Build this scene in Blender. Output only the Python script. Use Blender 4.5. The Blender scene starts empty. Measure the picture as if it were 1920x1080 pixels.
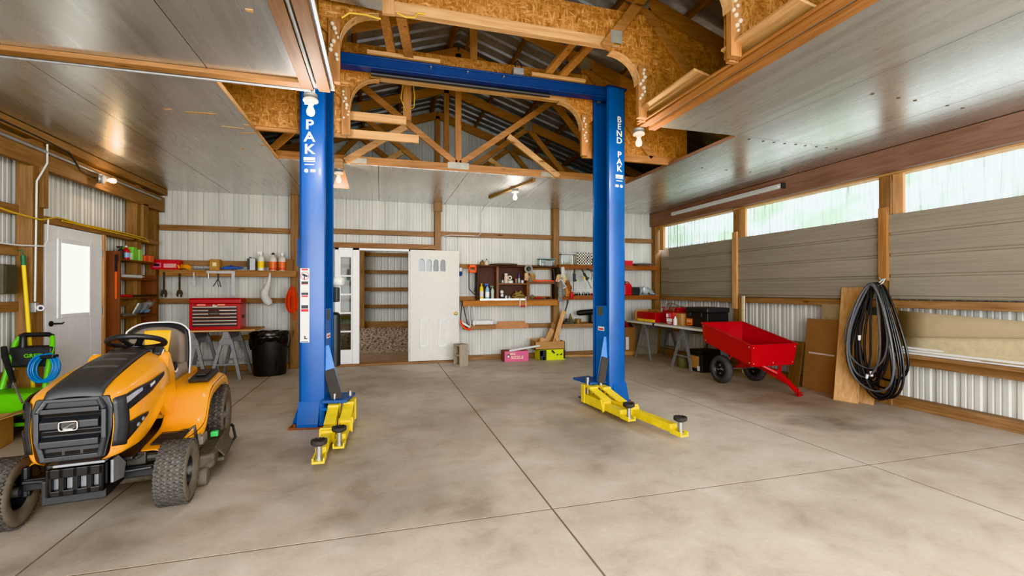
import bpy, bmesh, math, random
from mathutils import Vector, Matrix
R = random.Random(7)
COL = bpy.context.scene.collection
PI = math.pi
rad = math.radians

# ---------------------------------------------------------------- helpers
def lin(h):
    h = h.lstrip('#')
    o = []
    for i in (0, 2, 4):
        c = int(h[i:i+2], 16) / 255
        o.append(c / 12.92 if c <= .04045 else ((c + .055) / 1.055) ** 2.4)
    return (o[0], o[1], o[2], 1)

class B:
    """collects shapes and links them as one mesh object"""
    def __init__(s, T=None):
        s.bm = bmesh.new()
        s.T = T if T is not None else Matrix()
    def add(s, vs, fs):
        v = [s.bm.verts.new(s.T @ Vector(p)) for p in vs]
        for f in fs:
            try:
                s.bm.faces.new([v[i] for i in f])
            except ValueError:
                pass
        return s
    def box(s, x0, x1, y0, y1, z0, z1):
        return s.add([(x0,y0,z0),(x1,y0,z0),(x1,y1,z0),(x0,y1,z0),(x0,y0,z1),(x1,y0,z1),(x1,y1,z1),(x0,y1,z1)],
              [(0,3,2,1),(4,5,6,7),(0,1,5,4),(1,2,6,5),(2,3,7,6),(3,0,4,7)])
    def cb(s, c, d, rot=None):
        M = rot if rot is not None else Matrix.Identity(3)
        vs = []
        for k in (-.5, .5):
            for i, j in ((-.5,-.5),(.5,-.5),(.5,.5),(-.5,.5)):
                vs.append(Vector(c) + M @ Vector((i*d[0], j*d[1], k*d[2])))
        return s.add(vs, [(0,3,2,1),(4,5,6,7),(0,1,5,4),(1,2,6,5),(2,3,7,6),(3,0,4,7)])
    def frame(s, p, q, up):
        p, q = Vector(p), Vector(q)
        d = (q - p).normalized()
        u = Vector(up)
        if abs(d.dot(u.normalized())) > .99:
            u = Vector((0,1,0)) if abs(d.y) < .9 else Vector((1,0,0))
        w = d.cross(u).normalized()
        u = w.cross(d).normalized()
        return p, q, w, u
    def bar(s, p, q, w, h, up=(0,0,1)):
        p, q, a, u = s.frame(p, q, up)
        vs = []
        for e in (p, q):
            for i, j in ((-.5,-.5),(.5,-.5),(.5,.5),(-.5,.5)):
                vs.append(e + a*(i*w) + u*(j*h))
        return s.add(vs, [(0,1,2,3),(7,6,5,4),(0,4,5,1),(1,5,6,2),(2,6,7,3),(3,7,4,0)])
    def cyl(s, p, q, r, r2=None, n=16):
        r2 = r if r2 is None else r2
        p, q, a, u = s.frame(p, q, (0,0,1))
        vs = []
        for e, rr in ((p, r), (q, r2)):
            for i in range(n):
                t = 2*PI*i/n
                vs.append(e + a*(rr*math.cos(t)) + u*(rr*math.sin(t)))
        fs = [(i, (i+1) % n, n+(i+1) % n, n+i) for i in range(n)]
        fs += [tuple(range(n-1, -1, -1)), tuple(range(n, 2*n))]
        return s.add(vs, fs)
    def tube(s, pts, r, n=8, closed=False):
        pts = [Vector(p) for p in pts]
        m = len(pts)
        vs = []
        ref = None
        for i, p in enumerate(pts):
            a = pts[(i-1) % m] if (closed or i > 0) else p
            b = pts[(i+1) % m] if (closed or i < m-1) else p
            d = (b - a)
            d = d.normalized() if d.length > 1e-9 else Vector((0,0,1))
            if ref is None:
                ref = Vector((0,0,1)) if abs(d.z) < .9 else Vector((1,0,0))
            w = d.cross(ref)
            w = w.normalized() if w.length > 1e-6 else d.orthogonal().normalized()
            ref = w.cross(d).normalized()
            rr = r[i] if isinstance(r, (list, tuple)) else r
            for k in range(n):
                t = 2*PI*k/n
                vs.append(p + w*(rr*math.cos(t)) + ref*(rr*math.sin(t)))
        fs = []
        for i in range(m if closed else m-1):
            j = (i+1) % m
            for k in range(n):
                l = (k+1) % n
                fs.append((i*n+k, i*n+l, j*n+l, j*n+k))
        if not closed:
            fs += [tuple(range(n-1, -1, -1)), tuple((m-1)*n+k for k in range(n))]
        return s.add(vs, fs)
    def lathe(s, prof, c=(0,0,0), ax=(0,0,1), n=24, closed=False):
        A = Vector(ax).normalized()
        u = A.orthogonal().normalized()
        w = A.cross(u)
        c = Vector(c)
        vs = []
        for r, h in prof:
            for k in range(n):
                t = 2*PI*k/n
                vs.append(c + A*h + u*(r*math.cos(t)) + w*(r*math.sin(t)))
        m = len(prof)
        fs = []
        for i in range(m if closed else m-1):
            j = (i+1) % m
            for k in range(n):
                l = (k+1) % n
                fs.append((i*n+k, i*n+l, j*n+l, j*n+k))
        if not closed:
            if prof[0][0] > 1e-6: fs.append(tuple(range(n-1, -1, -1)))
            if prof[-1][0] > 1e-6: fs.append(tuple((m-1)*n+k for k in range(n)))
        return s.add(vs, fs)
    def prism(s, poly, ax, lo, hi):
        def mp(a, b, h):
            return {'x': (h, a, b), 'y': (a, h, b), 'z': (a, b, h)}[ax]
        n = len(poly)
        vs = [mp(a, b, lo) for a, b in poly] + [mp(a, b, hi) for a, b in poly]
        fs = [(i, (i+1) % n, n+(i+1) % n, n+i) for i in range(n)]
        fs += [tuple(range(n-1, -1, -1)), tuple(range(n, 2*n))]
        return s.add(vs, fs)
    def ball(s, c, r, nu=14, nv=8):
        if not isinstance(r, (tuple, list)): r = (r, r, r)
        vs = [(c[0], c[1], c[2]-r[2])]
        for j in range(1, nv):
            f = -PI/2 + PI*j/nv
            for i in range(nu):
                t = 2*PI*i/nu
                vs.append((c[0]+r[0]*math.cos(f)*math.cos(t), c[1]+r[1]*math.cos(f)*math.sin(t), c[2]+r[2]*math.sin(f)))
        vs.append((c[0], c[1], c[2]+r[2]))
        fs = []
        for i in range(nu):
            k = (i+1) % nu
            fs.append((0, 1+k, 1+i))
            for j in range(nv-2):
                a = 1+j*nu
                fs.append((a+i, a+k, a+nu+k, a+nu+i))
            a = 1+(nv-2)*nu
            fs.append((a+i, a+k, len(vs)-1))
        return s.add(vs, fs)
    def grid(s, fn, nu, nv):
        vs = [fn(i/nu, j/nv) for j in range(nv+1) for i in range(nu+1)]
        w = nu+1
        return s.add(vs, [(j*w+i, j*w+i+1, (j+1)*w+i+1, (j+1)*w+i) for j in range(nv) for i in range(nu)])
    def o(s, name, mat, par=None, smooth=False, bev=0, sub=0, solid=0, sharp=38):
        bmesh.ops.recalc_face_normals(s.bm, faces=s.bm.faces[:])
        me = bpy.data.meshes.new(name)
        s.bm.to_mesh(me)
        s.bm.free()
        me.materials.append(mat)
        if smooth:
            for p in me.polygons: p.use_smooth = True
            if sharp: me.set_sharp_from_angle(angle=rad(sharp))
        ob = bpy.data.objects.new(name, me)
        COL.objects.link(ob)
        if par is not None: ob.parent = par
        if solid:
            md = ob.modifiers.new('solid', 'SOLIDIFY'); md.thickness = solid; md.offset = 0
        if bev:
            md = ob.modifiers.new('bevel', 'BEVEL'); md.width = bev; md.segments = 2; md.limit_method = 'ANGLE'; md.angle_limit = rad(40)
        if sub:
            md = ob.modifiers.new('sub', 'SUBSURF'); md.levels = sub; md.render_levels = sub
        return ob

def tag(o, label, cat, group=None, kind=None):
    o['label'] = label; o['category'] = cat
    if group: o['group'] = group
    if kind: o['kind'] = kind
    return o
def thing(name, label, cat, loc=(0,0,0), rz=0, group=None):
    o = bpy.data.objects.new(name, None)
    o.empty_display_size = .1
    COL.objects.link(o)
    o.location = loc; o.rotation_euler = (0,0,rz)
    return tag(o, label, cat, group)
def struct(o):
    o['kind'] = 'structure'
    return o
TR = [0]
def trim(b, mat, **k):
    TR[0] += 1
    return struct(b.o('trim_%d' % TR[0], mat, **k))
def dup(o, loc, rz, label):
    c = o.copy(); COL.objects.link(c); c.location = loc; c.rotation_euler = (0,0,rz); c['label'] = label
    for ch in o.children:
        d = ch.copy(); COL.objects.link(d); d.parent = c
        for g in ch.children:
            e = g.copy(); COL.objects.link(e); e.parent = d
    return c
def text(body, size, mat, par, loc, rot, name='lettering', spacing=1, line=1, off=.0, ext=.0015, align='CENTER', label=None, bold=False):
    cu = bpy.data.curves.new(name, 'FONT')
    cu.body = body; cu.size = size; cu.align_x = align; cu.align_y = 'CENTER'
    cu.extrude = ext; cu.offset = off; cu.space_line = line; cu.space_character = spacing
    cu.materials.append(mat)
    o = bpy.data.objects.new(name, cu); COL.objects.link(o)
    o.parent = par; o.location = loc; o.rotation_euler = rot
    if label: o['label'] = label
    if bold: o.scale.x = 1.15; cu.offset = size*.022
    return o
def arc(c, r, a0, a1, n, plane='xz', o=0):
    out = []
    for i in range(n+1):
        t = a0+(a1-a0)*i/n
        a, b = c[0]+r*math.cos(t), c[1]+r*math.sin(t)
        out.append({'xz': (a, o, b), 'xy': (a, b, o), 'yz': (o, a, b)}[plane])
    return out

# ---------------------------------------------------------------- materials
MT = {}
def mk(name):
    m = bpy.data.materials.new(name); m.use_nodes = True
    nt = m.node_tree
    return m, nt, nt.nodes['Principled BSDF']
def N(nt, typ, **k):
    n = nt.nodes.new(typ)
    for a, v in k.items():
        if a in n.inputs: n.inputs[a].default_value = v
        else: setattr(n, a, v)
    return n
def coords(nt, scale):
    tc = N(nt, 'ShaderNodeTexCoord'); mp = N(nt, 'ShaderNodeMapping')
    mp.inputs['Scale'].default_value = scale if isinstance(scale, (tuple, list)) else (scale,)*3
    nt.links.new(tc.outputs['Object'], mp.inputs['Vector'])
    return mp.outputs['Vector']
def noise(nt, vec, scale=1, detail=4, rough=.6, dist=0):
    n = N(nt, 'ShaderNodeTexNoise', Scale=scale, Detail=detail, Roughness=rough, Distortion=dist)
    nt.links.new(vec, n.inputs['Vector'])
    return n.outputs['Fac']
def ramp(nt, fac, stops):
    r = N(nt, 'ShaderNodeValToRGB')
    el = r.color_ramp.elements
    while len(el) < len(stops): el.new(.5)
    for e, (p, c) in zip(el, stops): e.position = p; e.color = c
    nt.links.new(fac, r.inputs['Fac'])
    return r.outputs['Color']
def mixc(nt, fac, a, b, typ='MIX'):
    n = N(nt, 'ShaderNodeMix', data_type='RGBA', blend_type=typ)
    for s, v in ((0, fac), (6, a), (7, b)):
        if hasattr(v, 'is_linked'): nt.links.new(v, n.inputs[s])
        else: n.inputs[s].default_value = v
    return n.outputs[2]
def bump(nt, bs, h, strength=.3, dist=.01):
    b = N(nt, 'ShaderNodeBump', Strength=strength, Distance=dist)
    nt.links.new(h, b.inputs['Height']); nt.links.new(b.outputs['Normal'], bs.inputs['Normal'])
def plain(name, c, rough=.5, metal=0, var=.12, vs=14, bmp=0, coat=0, alpha=1, trans=0, emit=0):
    if name in MT: return MT[name]
    m, nt, bs = mk(name)
    c = lin(c)
    v = coords(nt, vs)
    f = noise(nt, v, 1, 3)
    d = tuple(x*(1-var) for x in c[:3])+(1,)
    l = tuple(min(1, x*(1+var)) for x in c[:3])+(1,)
    nt.links.new(ramp(nt, f, [(.3, d), (.7, l)]), bs.inputs['Base Color'])
    bs.inputs['Roughness'].default_value = rough
    bs.inputs['Metallic'].default_value = metal
    if coat: bs.inputs['Coat Weight'].default_value = coat; bs.inputs['Coat Roughness'].default_value = .1
    if alpha < 1: bs.inputs['Alpha'].default_value = alpha
    if trans: bs.inputs['Transmission Weight'].default_value = trans
    if bmp: bump(nt, bs, f, bmp, .005)
    MT[name] = m
    return m
def wood(name, a, b, ax, knots=True, rough=.65):
    if name in MT: return MT[name]
    m, nt, bs = mk(name)
    sc = {'x': (.9, 14, 14), 'y': (14, .9, 14), 'z': (14, 14, .9)}[ax]
    v = coords(nt, sc)
    f = noise(nt, v, 2.2, 5, .6, .6)
    c = ramp(nt, f, [(.28, lin(a)), (.72, lin(b))])
    g = noise(nt, coords(nt, 1.3), 1, 2)
    c = mixc(nt, 1, c, ramp(nt, g, [(.3, (.78,.76,.74,1)), (.7, (1,1,1,1))]), 'MULTIPLY')
    if knots:
        sk = {'x': (1.6, 7, 7), 'y': (7, 1.6, 7), 'z': (7, 7, 1.6)}[ax]
        vo = N(nt, 'ShaderNodeTexVoronoi', Scale=1.0)
        nt.links.new(coords(nt, sk), vo.inputs['Vector'])
        c = mixc(nt, 1, c, ramp(nt, vo.outputs['Distance'], [(.06, (.35,.25,.17,1)), (.13, (1,1,1,1))]), 'MULTIPLY')
    nt.links.new(c, bs.inputs['Base Color'])
    bs.inputs['Roughness'].default_value = rough
    bump(nt, bs, f, .15, .004)
    MT[name] = m
    return m
def emis(name, c, s):
    if name in MT: return MT[name]
    m, nt, bs = mk(name)
    bs.inputs['Base Color'].default_value = lin(c)
    bs.inputs['Emission Color'].default_value = lin(c)
    bs.inputs['Emission Strength'].default_value = s
    MT[name] = m
    return m

WX = wood('wood_x', '7e5b40', 'b08a62', 'x'); WY = wood('wood_y', '7e5b40', 'b08a62', 'y'); WZ = wood('wood_z', '7b5a3c', 'aa845c', 'z')
LX = wood('light_x', 'b8895a', 'dcb484', 'x'); LY = wood('light_y', 'b8895a', 'dcb484', 'y'); LZ = wood('light_z', 'bc8a5a', 'e0b486', 'z')
TX = wood('truss_x', '96663a', 'c49060', 'x'); TZ = wood('truss_z', '96663a', 'c49060', 'z'); TY = wood('truss_y', '6a4628', '92663e', 'y')
RY = wood('red_y', '7f6156', '9c7c6e', 'y', False); DX = wood('dark_x', '3f2a22', '5a3e32', 'x', False)
BR = wood('brown_z', '683c26', '885034', 'z'); BRX = wood('brown_x', '5f3a22', '7d5030', 'x')
SX = wood('shelf_x', '8c6038', 'b88a5a', 'x')
def m_osb():
    m, nt, bs = mk('osb')
    v = coords(nt, (9, 20, 26)); w = coords(nt, (26, 20, 8))
    a = noise(nt, v, 1, 3, .7, 1.5); b = noise(nt, w, 1, 3, .7, 1.5)
    mx = N(nt, 'ShaderNodeMath', operation='MAXIMUM'); nt.links.new(a, mx.inputs[0]); nt.links.new(b, mx.inputs[1])
    nt.links.new(ramp(nt, mx.outputs[0], [(.42, lin('845226')), (.56, lin('b57c44')), (.72, lin('dcab70'))]), bs.inputs['Base Color'])
    bs.inputs['Roughness'].default_value = .6
    bump(nt, bs, mx.outputs[0], .2, .004)
    return m
OSB = m_osb()
def m_foil():
    m, nt, bs = mk('foil')
    st = noise(nt, coords(nt, (11, .4, 6)), 1, 3, .55, .2)
    bg = noise(nt, coords(nt, .55), 1, 2)
    c = ramp(nt, st, [(.25, lin('c9cac8')), (.75, lin('e4e5e2'))])
    c = mixc(nt, .5, c, ramp(nt, bg, [(.3, lin('c0bfbb')), (.7, lin('e4e5e1'))]), 'MIX')
    nt.links.new(c, bs.inputs['Base Color'])
    bs.inputs['Metallic'].default_value = .78
    rr = N(nt, 'ShaderNodeMapRange'); rr.inputs['To Min'].default_value = .19; rr.inputs['To Max'].default_value = .36
    nt.links.new(st, rr.inputs['Value']); nt.links.new(rr.outputs[0], bs.inputs['Roughness'])
    return m
FOIL = m_foil()
def m_metal(name, a, b, rough=.5, met=.0, sc=(5, 5, .7)):
    m, nt, bs = mk(name)
    f = noise(nt, coords(nt, sc), 1, 4)
    nt.links.new(ramp(nt, f, [(.3, lin(a)), (.7, lin(b))]), bs.inputs['Base Color'])
    bs.inputs['Roughness'].default_value = rough; bs.inputs['Metallic'].default_value = met
    return m
WALL = m_metal('wall_metal', 'c6c8c4', 'dcdcd6')
ROOF = m_metal('roof_metal', '8e9296', 'b4b8bc', .4, .2)
TAUPE = m_metal('taupe_metal', '8f887b', '9c9587', .5, .05, (.6, .6, 7))
def m_floor():
    m, nt, bs = mk('concrete')
    big = noise(nt, coords(nt, (.45, .8, 1)), 1, 6, .62, .5)
    mid = noise(nt, coords(nt, 2.6), 1, 7, .66, .3)
    fine = noise(nt, coords(nt, 42), 1, 3)
    c = ramp(nt, big, [(.3, lin('b3a493')), (.5, lin('cabdae')), (.72, lin('dcd3c8'))])
    c = mixc(nt, .6, c, ramp(nt, mid, [(.28, lin('a08f7e')), (.48, lin('c8bbac')), (.75, lin('dfd6cc'))]))
    c = mixc(nt, .6, c, ramp(nt, fine, [(.3, (.86,.85,.84,1)), (.7, (1.0,1.0,1.0,1))]), 'MULTIPLY')
    tc = N(nt, 'ShaderNodeTexCoord')
    wob = N(nt, 'ShaderNodeTexNoise', Scale=2.3, Detail=4)
    nt.links.new(tc.outputs['Object'], wob.inputs['Vector'])
    ad = N(nt, 'ShaderNodeMixRGB', blend_type='LINEAR_LIGHT'); ad.inputs[0].default_value = .55
    nt.links.new(tc.outputs['Object'], ad.inputs[1]); nt.links.new(wob.outputs['Color'], ad.inputs[2])
    for x, y, r, k in ((-.1,3.5,1.2,.62), (.5,4.7,1.1,.7), (1.9,3.9,.8,.66), (4.5,3.75,.5,.45), (4.9,5.0,1.0,.62), (5.0,4.2,.9,.66), (2.2,4.4,.8,.68), (-1.4,2.9,.8,.6), (-.6,4.2,.8,.66), (4.2,6.0,1.2,.74), (1.9,5.9,1.3,.76), (.2,2.9,.5,.66), (-1.6,4.3,.9,.5), (.9,7.0,1.2,.8), (3.0,2.2,1.0,.86)):
        d = N(nt, 'ShaderNodeVectorMath', operation='DISTANCE')
        nt.links.new(ad.outputs[0], d.inputs[0]); d.inputs[1].default_value = (x, y, 0)
        c = mixc(nt, 1, c, ramp(nt, d.outputs['Value'], [(.1*r, (.08+.92*k, .08+.90*k, .08+.87*k, 1)), (min(1, r), (1,1,1,1))]), 'MULTIPLY')
    sp = noise(nt, coords(nt, 9), 1, 8, .8)
    c = mixc(nt, 1, c, ramp(nt, sp, [(.27, (.55,.5,.46,1)), (.38, (1,1,1,1))]), 'MULTIPLY')
    nt.links.new(c, bs.inputs['Base Color'])
    rr = N(nt, 'ShaderNodeMapRange'); rr.inputs['To Min'].default_value = .42; rr.inputs['To Max'].default_value = .7
    nt.links.new(mid, rr.inputs['Value']); nt.links.new(rr.outputs[0], bs.inputs['Roughness'])
    bump(nt, bs, fine, .12, .003)
    return m
CONC = m_floor()
def m_window():
    m, nt, bs = mk('polycarbonate')
    out = nt.nodes['Material Output']
    s = noise(nt, coords(nt, (1, 22, 1.6)), 1, 5, .7)
    tr = N(nt, 'ShaderNodeBsdfTransparent'); tl = N(nt, 'ShaderNodeBsdfTranslucent'); gl = N(nt, 'ShaderNodeBsdfGlossy', Roughness=.25)
    gb = noise(nt, coords(nt, (1, 1.1, 2.2)), 1, 3)
    cc = ramp(nt, s, [(.3, (.17,.18,.18,1)), (.52, (.36,.38,.39,1)), (.75, (.52,.54,.55,1))])
    cc = mixc(nt, 1, cc, ramp(nt, gb, [(.38, (.62,.74,.58,1)), (.56, (1,1,1,1))]), 'MULTIPLY')
    nt.links.new(cc, tr.inputs[0]); nt.links.new(cc, tl.inputs[0])
    gl.inputs[0].default_value = (.8,.8,.8,1)
    m1 = N(nt, 'ShaderNodeMixShader'); m2 = N(nt, 'ShaderNodeMixShader'); m2.inputs[0].default_value = .05
    r = N(nt, 'ShaderNodeMapRange'); r.inputs['From Min'].default_value = .3; r.inputs['From Max'].default_value = .7; r.inputs['To Min'].default_value = .35; r.inputs['To Max'].default_value = .85
    nt.links.new(s, r.inputs['Value']); nt.links.new(r.outputs[0], m1.inputs[0])
    nt.links.new(tr.outputs[0], m1.inputs[1]); nt.links.new(tl.outputs[0], m1.inputs[2])
    nt.links.new(m1.outputs[0], m2.inputs[1]); nt.links.new(gl.outputs[0], m2.inputs[2])
    nt.links.new(m2.outputs[0], out.inputs['Surface'])
    return m
POLY = m_window()
def m_glass(name, tint, gloss=.12):
    m, nt, bs = mk(name)
    out = nt.nodes['Material Output']
    tr = N(nt, 'ShaderNodeBsdfTransparent'); gl = N(nt, 'ShaderNodeBsdfGlossy', Roughness=.04)
    tr.inputs[0].default_value = tint
    mx = N(nt, 'ShaderNodeMixShader'); mx.inputs[0].default_value = gloss
    nt.links.new(tr.outputs[0], mx.inputs[1]); nt.links.new(gl.outputs[0], mx.inputs[2]); nt.links.new(mx.outputs[0], out.inputs['Surface'])
    return m
GLASS = m_glass('glass', (.5,.52,.5,1), .025); CLEAR = m_glass('clear_plastic', (.86,.88,.88,1), .2)
WHITE = plain('white_paint', 'f0f2f4', .4, var=.03); CREAM = plain('white_door', 'd6d5cf', .45, var=.03)
BLUE = plain('lift_blue', '0b5098', .36, var=.12, vs=3, coat=.12); NAVY = plain('beam_blue', '1b3a70', .4, var=.1)
YEL = plain('arm_yellow', 'ecd23a', .42, var=.12, vs=9); MOW = plain('mower_orange', 'fba81a', .28, var=.03, coat=.5)
BLK = plain('black_plastic', '2e2f32', .45, var=.1); GRY = plain('dark_plastic', '3a3b3e', .5, var=.1); RUB = plain('rubber', '3a3836', .85, var=.2, vs=30)
DUST = plain('dusty_rubber', '6a6258', .9, var=.2); TREAD = plain('tread_rubber', '4c4a48', .9, var=.25, vs=30)
STEEL = plain('steel', 'b4b4b0', .35, .8, var=.1); ALU = plain('grey_metal', '8b8d90', .5, .3, var=.1); GALV = plain('galvanised', 'a8aaac', .45, .5, var=.12)
RED = plain('red_paint', 'ab0c18', .35, var=.06, vs=4, coat=.3); REDP = plain('red_plastic', 'c0202a', .45, var=.06); CRATE = plain('dark_red', '9c2a2e', .45, var=.06)
GREEN = plain('green_plastic', '66c81e', .4, var=.05); DIRT = plain('dirty_deck', '5d574f', .8, var=.3, vs=18, bmp=.2)
CARD = plain('cardboard', 'b48a5e', .85, var=.06, vs=5); CARDD = plain('cardboard_brown', '8c6748', .85, var=.08, vs=5); CHROME = plain('chrome', 'd8d8d8', .15, 1, var=.02)
BAG = plain('bin_bag', '151517', .25, var=.2); HOSE = plain('hose_black', '2c2d30', .4, var=.15); ORANGE = plain('orange', 'ee5a1e', .5, var=.05); YELP = plain('yellow_plastic', 'f2d021', .45, var=.05)
FAB = plain('seat_fabric', '7d7064', .7, var=.1, vs=6); FABD = plain('seat_fabric_dark', '665a50', .75, var=.1, vs=6); SYEL = plain('seat_yellow', 'f5c01e', .6, var=.04); PIP = plain('piping', 'd8d8da', .4, var=.02)
PINK = plain('pink_card', 'd4688f', .6, var=.05); LIME = plain('lime_card', 'cfd81c', .6, var=.05); BEIGE = plain('beige_sheet', 'b7a687', .6, var=.05, vs=3); PVC = plain('white_pvc', 'd9dada', .4, var=.03)
LEATH = plain('leather', '8a552c', .7, var=.2); TAN = plain('tan', 'd6b58a', .75, var=.1); NAVB = plain('blue_plastic', '2453a8', .4, var=.08); HBLUE = plain('hose_blue', '1f86d0', .4, var=.1)
BULBW = emis('bulb_white', 'fffaf2', 60); BULBY = emis('bulb_warm', 'ffc070', 30); BRASS = plain('brass', 'b8953f', .3, .9, var=.05)
BLOCK = plain('cinder', 'a79c8c', .95, var=.15, vs=40, bmp=.4); DARKW = plain('dark_gap', '14110e', .9, var=.1); JOINT = plain('joint', '7a6a5a', .95, var=.1); FOAM = plain('spray_foam', 'd8c8b0', .9, var=.1, vs=30, bmp=.5)
BLUEB = plain('bottle_blue', '8fb8da', .3, var=.05); GREENB = plain('bottle_green', '56705a', .4, var=.08); PAPER = plain('paper', 'dfe0de', .8, var=.05); ROPE = plain('rope', 'a08a5a', .85, var=.25, vs=60)
WIRE = plain('yellow_wire', 'd9b13c', .5, var=.1); OLIVE = plain('olive_grey', '5d5a4e', .7, var=.12); TEAL = plain('teal_plastic', '6d9a98', .4, var=.06); CLOTH = plain('white_cloth', 'd0d0cc', .85, var=.08, vs=20, bmp=.3)
WORLD, EDOOR, EWIN, EXPO = 2.2, 720, 1500, 0
# ---------------------------------------------------------------- the room
ZC = 3.03                       # underside of the flat ceiling
XL, XR, YB = -3.66, 6.02, 8.95
RX = 1.05                       # ridge
SL = .333
def chord_z(x): return 3.1 + SL*(4.65 - abs(x-RX))      # underside of the rafters
def roof_z(x): return chord_z(x) + .25

# floor slabs with sawn joints
b = B()
xs = [-6.4, -1.68, 1.035, 3.68, 6.4]; ys = [-3, 2.708, 10.0]
for i in range(4):
    for j in range(2):
        b.box(xs[i]+.0065, xs[i+1]-.0065, ys[j]+.0065, ys[j+1]-.0065, -.12, 0)
struct(b.o('floor', CONC))
struct(B().box(-7, 7, -3, 10.0, -.2, -.0012).o('floor.001', JOINT))

PROF = [(0, 0), (.018, 0), (.032, -.015), (.07, -.015), (.084, 0), (.128, 0), (.134, -.006), (.146, -.006), (.152, 0), (.186, 0), (.192, -.006), (.204, -.006), (.21, 0)]
PER = .2286
def ribs(b, ax, a0, a1, c, z0, z1, sgn):
    """ribbed sheet: sgn is the inward direction of its normal; z0/z1 may be functions of a"""
    pts = []
    k = math.floor(a0/PER)
    while k*PER < a1:
        for p, d in PROF:
            a = k*PER+p
            if a0 <= a <= a1: pts.append((a, d))
        k += 1
    pts = [(a0, 0)] + pts + [(a1, 0)]
    f0 = z0 if callable(z0) else (lambda a: z0)
    f1 = z1 if callable(z1) else (lambda a: z1)
    vs = []
    for a, d in pts:
        o = c + sgn*d
        for f in (f0, f1):
            vs.append((a, o, f(a)) if ax == 'x' else (o, a, f(a)))
    b.add(vs, [(2*i, 2*i+2, 2*i+3, 2*i+1) for i in range(len(pts)-1)])
gz = lambda x: roof_z(x)-.02
b = B(); ribs(b, 'x', XL, -.78, YB, 0, gz, -1); ribs(b, 'x', -.78, .53, YB, 2.13, gz, -1); ribs(b, 'x', .53, XR, YB, 0, gz, -1)
struct(b.o('wall_back', WALL))
b = B(); ribs(b, 'y', -2.6, YB, XL, 0, 3.35, 1); struct(b.o('wall_left', WALL))
b = B(); ribs(b, 'y', -2.6, YB, XR, 0, 2.3, -1); struct(b.o('wall_right', WALL))

# roof sheets with ribs down the slope, on purlins
for sd in (-1, 1):
    b = B(); pts = []
    k = 0
    while k*.2286 < 11.4:
        y = -2.4+k*.2286
        pts += [(y, 0), (y+.15, 0), (y+.165, -.03), (y+.195, -.03), (y+.21, 0)]
        k += 1
    vs = []
    for y, d in pts:
        vs += [(RX, y, roof_z(RX)+d), (RX+sd*5.3, y, roof_z(RX)-5.3*SL+d)]
    b.add(vs, [(2*i, 2*i+1, 2*i+3, 2*i+2) for i in range(len(pts)-1)])
    struct(b.o('roof', ROOF))
    for i in range(8):
        x = RX+sd*(.12+i*.62)
        z = chord_z(x)+.14
        trim(B().bar((x, -2.4, z+.05), (x, 8.93, z+.05), .04, .09, (sd*SL, 0, 1)), TY)

# flat ceiling of foil-faced panels round a T-shaped opening over the lift
b = B(); g = .003
def panel(x0, x1, y0, y1): b.box(x0+g, x1-g, y0+g, y1-g, ZC, ZC+.03)
for x0, x1 in ((XL, -2.47), (-2.47, -1.25), (-1.25, -.365)): panel(x0, x1, -2.4, 4.1)
panel(XL, -2.47, 4.1, 6.42); panel(-2.47, -1.25, 4.1, 6.42)
for x0, x1 in ((XL, -2.47), (-2.47, -1.25), (-1.25, -.03), (-.03, 1.19), (1.19, 2.41), (2.41, 3.68), (3.68, 4.9), (4.9, 5.76)): panel(x0, x1, 6.42, YB)
for x0, x1 in ((2.60, 3.68), (3.68, 4.9), (4.9, 5.76)): panel(x0, x1, -2.4, 4.1)
panel(3.68, 4.9, 4.1, 6.42); panel(4.9, 5.76, 4.1, 6.42)
struct(b.o('ceiling', FOIL))
# raw board edges of the opening
trim(B().box(-1.262, -1.25, 4.12, 6.42, ZC-.004, ZC+.032), LY)
trim(B().box(3.68, 3.692, 4.12, 6.42, ZC-.004, ZC+.032), RY)
b = B()
for x, y in ((4.1,4.16),(4.25,4.16),(4.4,4.16),(4.55,4.15),(4.7,4.16),(4.85,4.15),(5.0,4.15),(5.15,4.15),(3.9,4.15),(4.2,5.3),(4.6,5.3),(5.0,5.3),(4.3,2.9),(4.5,2.9),(4.9,2.9),(5.1,2.9),(4.0,2.9)):
    b.cyl((x, y, ZC-.004), (x, y, ZC+.001), .014, n=10)
trim(b, plain('cap_nails', '5e4c3a', .5))
b = B()      # torn facing, a few raw flakes on the left panels
for x, y, w, d in ((-1.62,4.95,.26,.03),(-1.88,4.93,.06,.02),(-1.45,5.3,.2,.02),(-1.35,5.45,.14,.02),(-1.3,5.2,.06,.05),(-1.3,5.85,.05,.04),(-1.55,6.05,.03,.05),(-.75,3.05,.04,.03)):
    b.cb((x, y, ZC-.001), (w, d, .004), Matrix.Rotation(R.uniform(-.3,.3), 3, 'Z'))
trim(b, LX)

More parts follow.
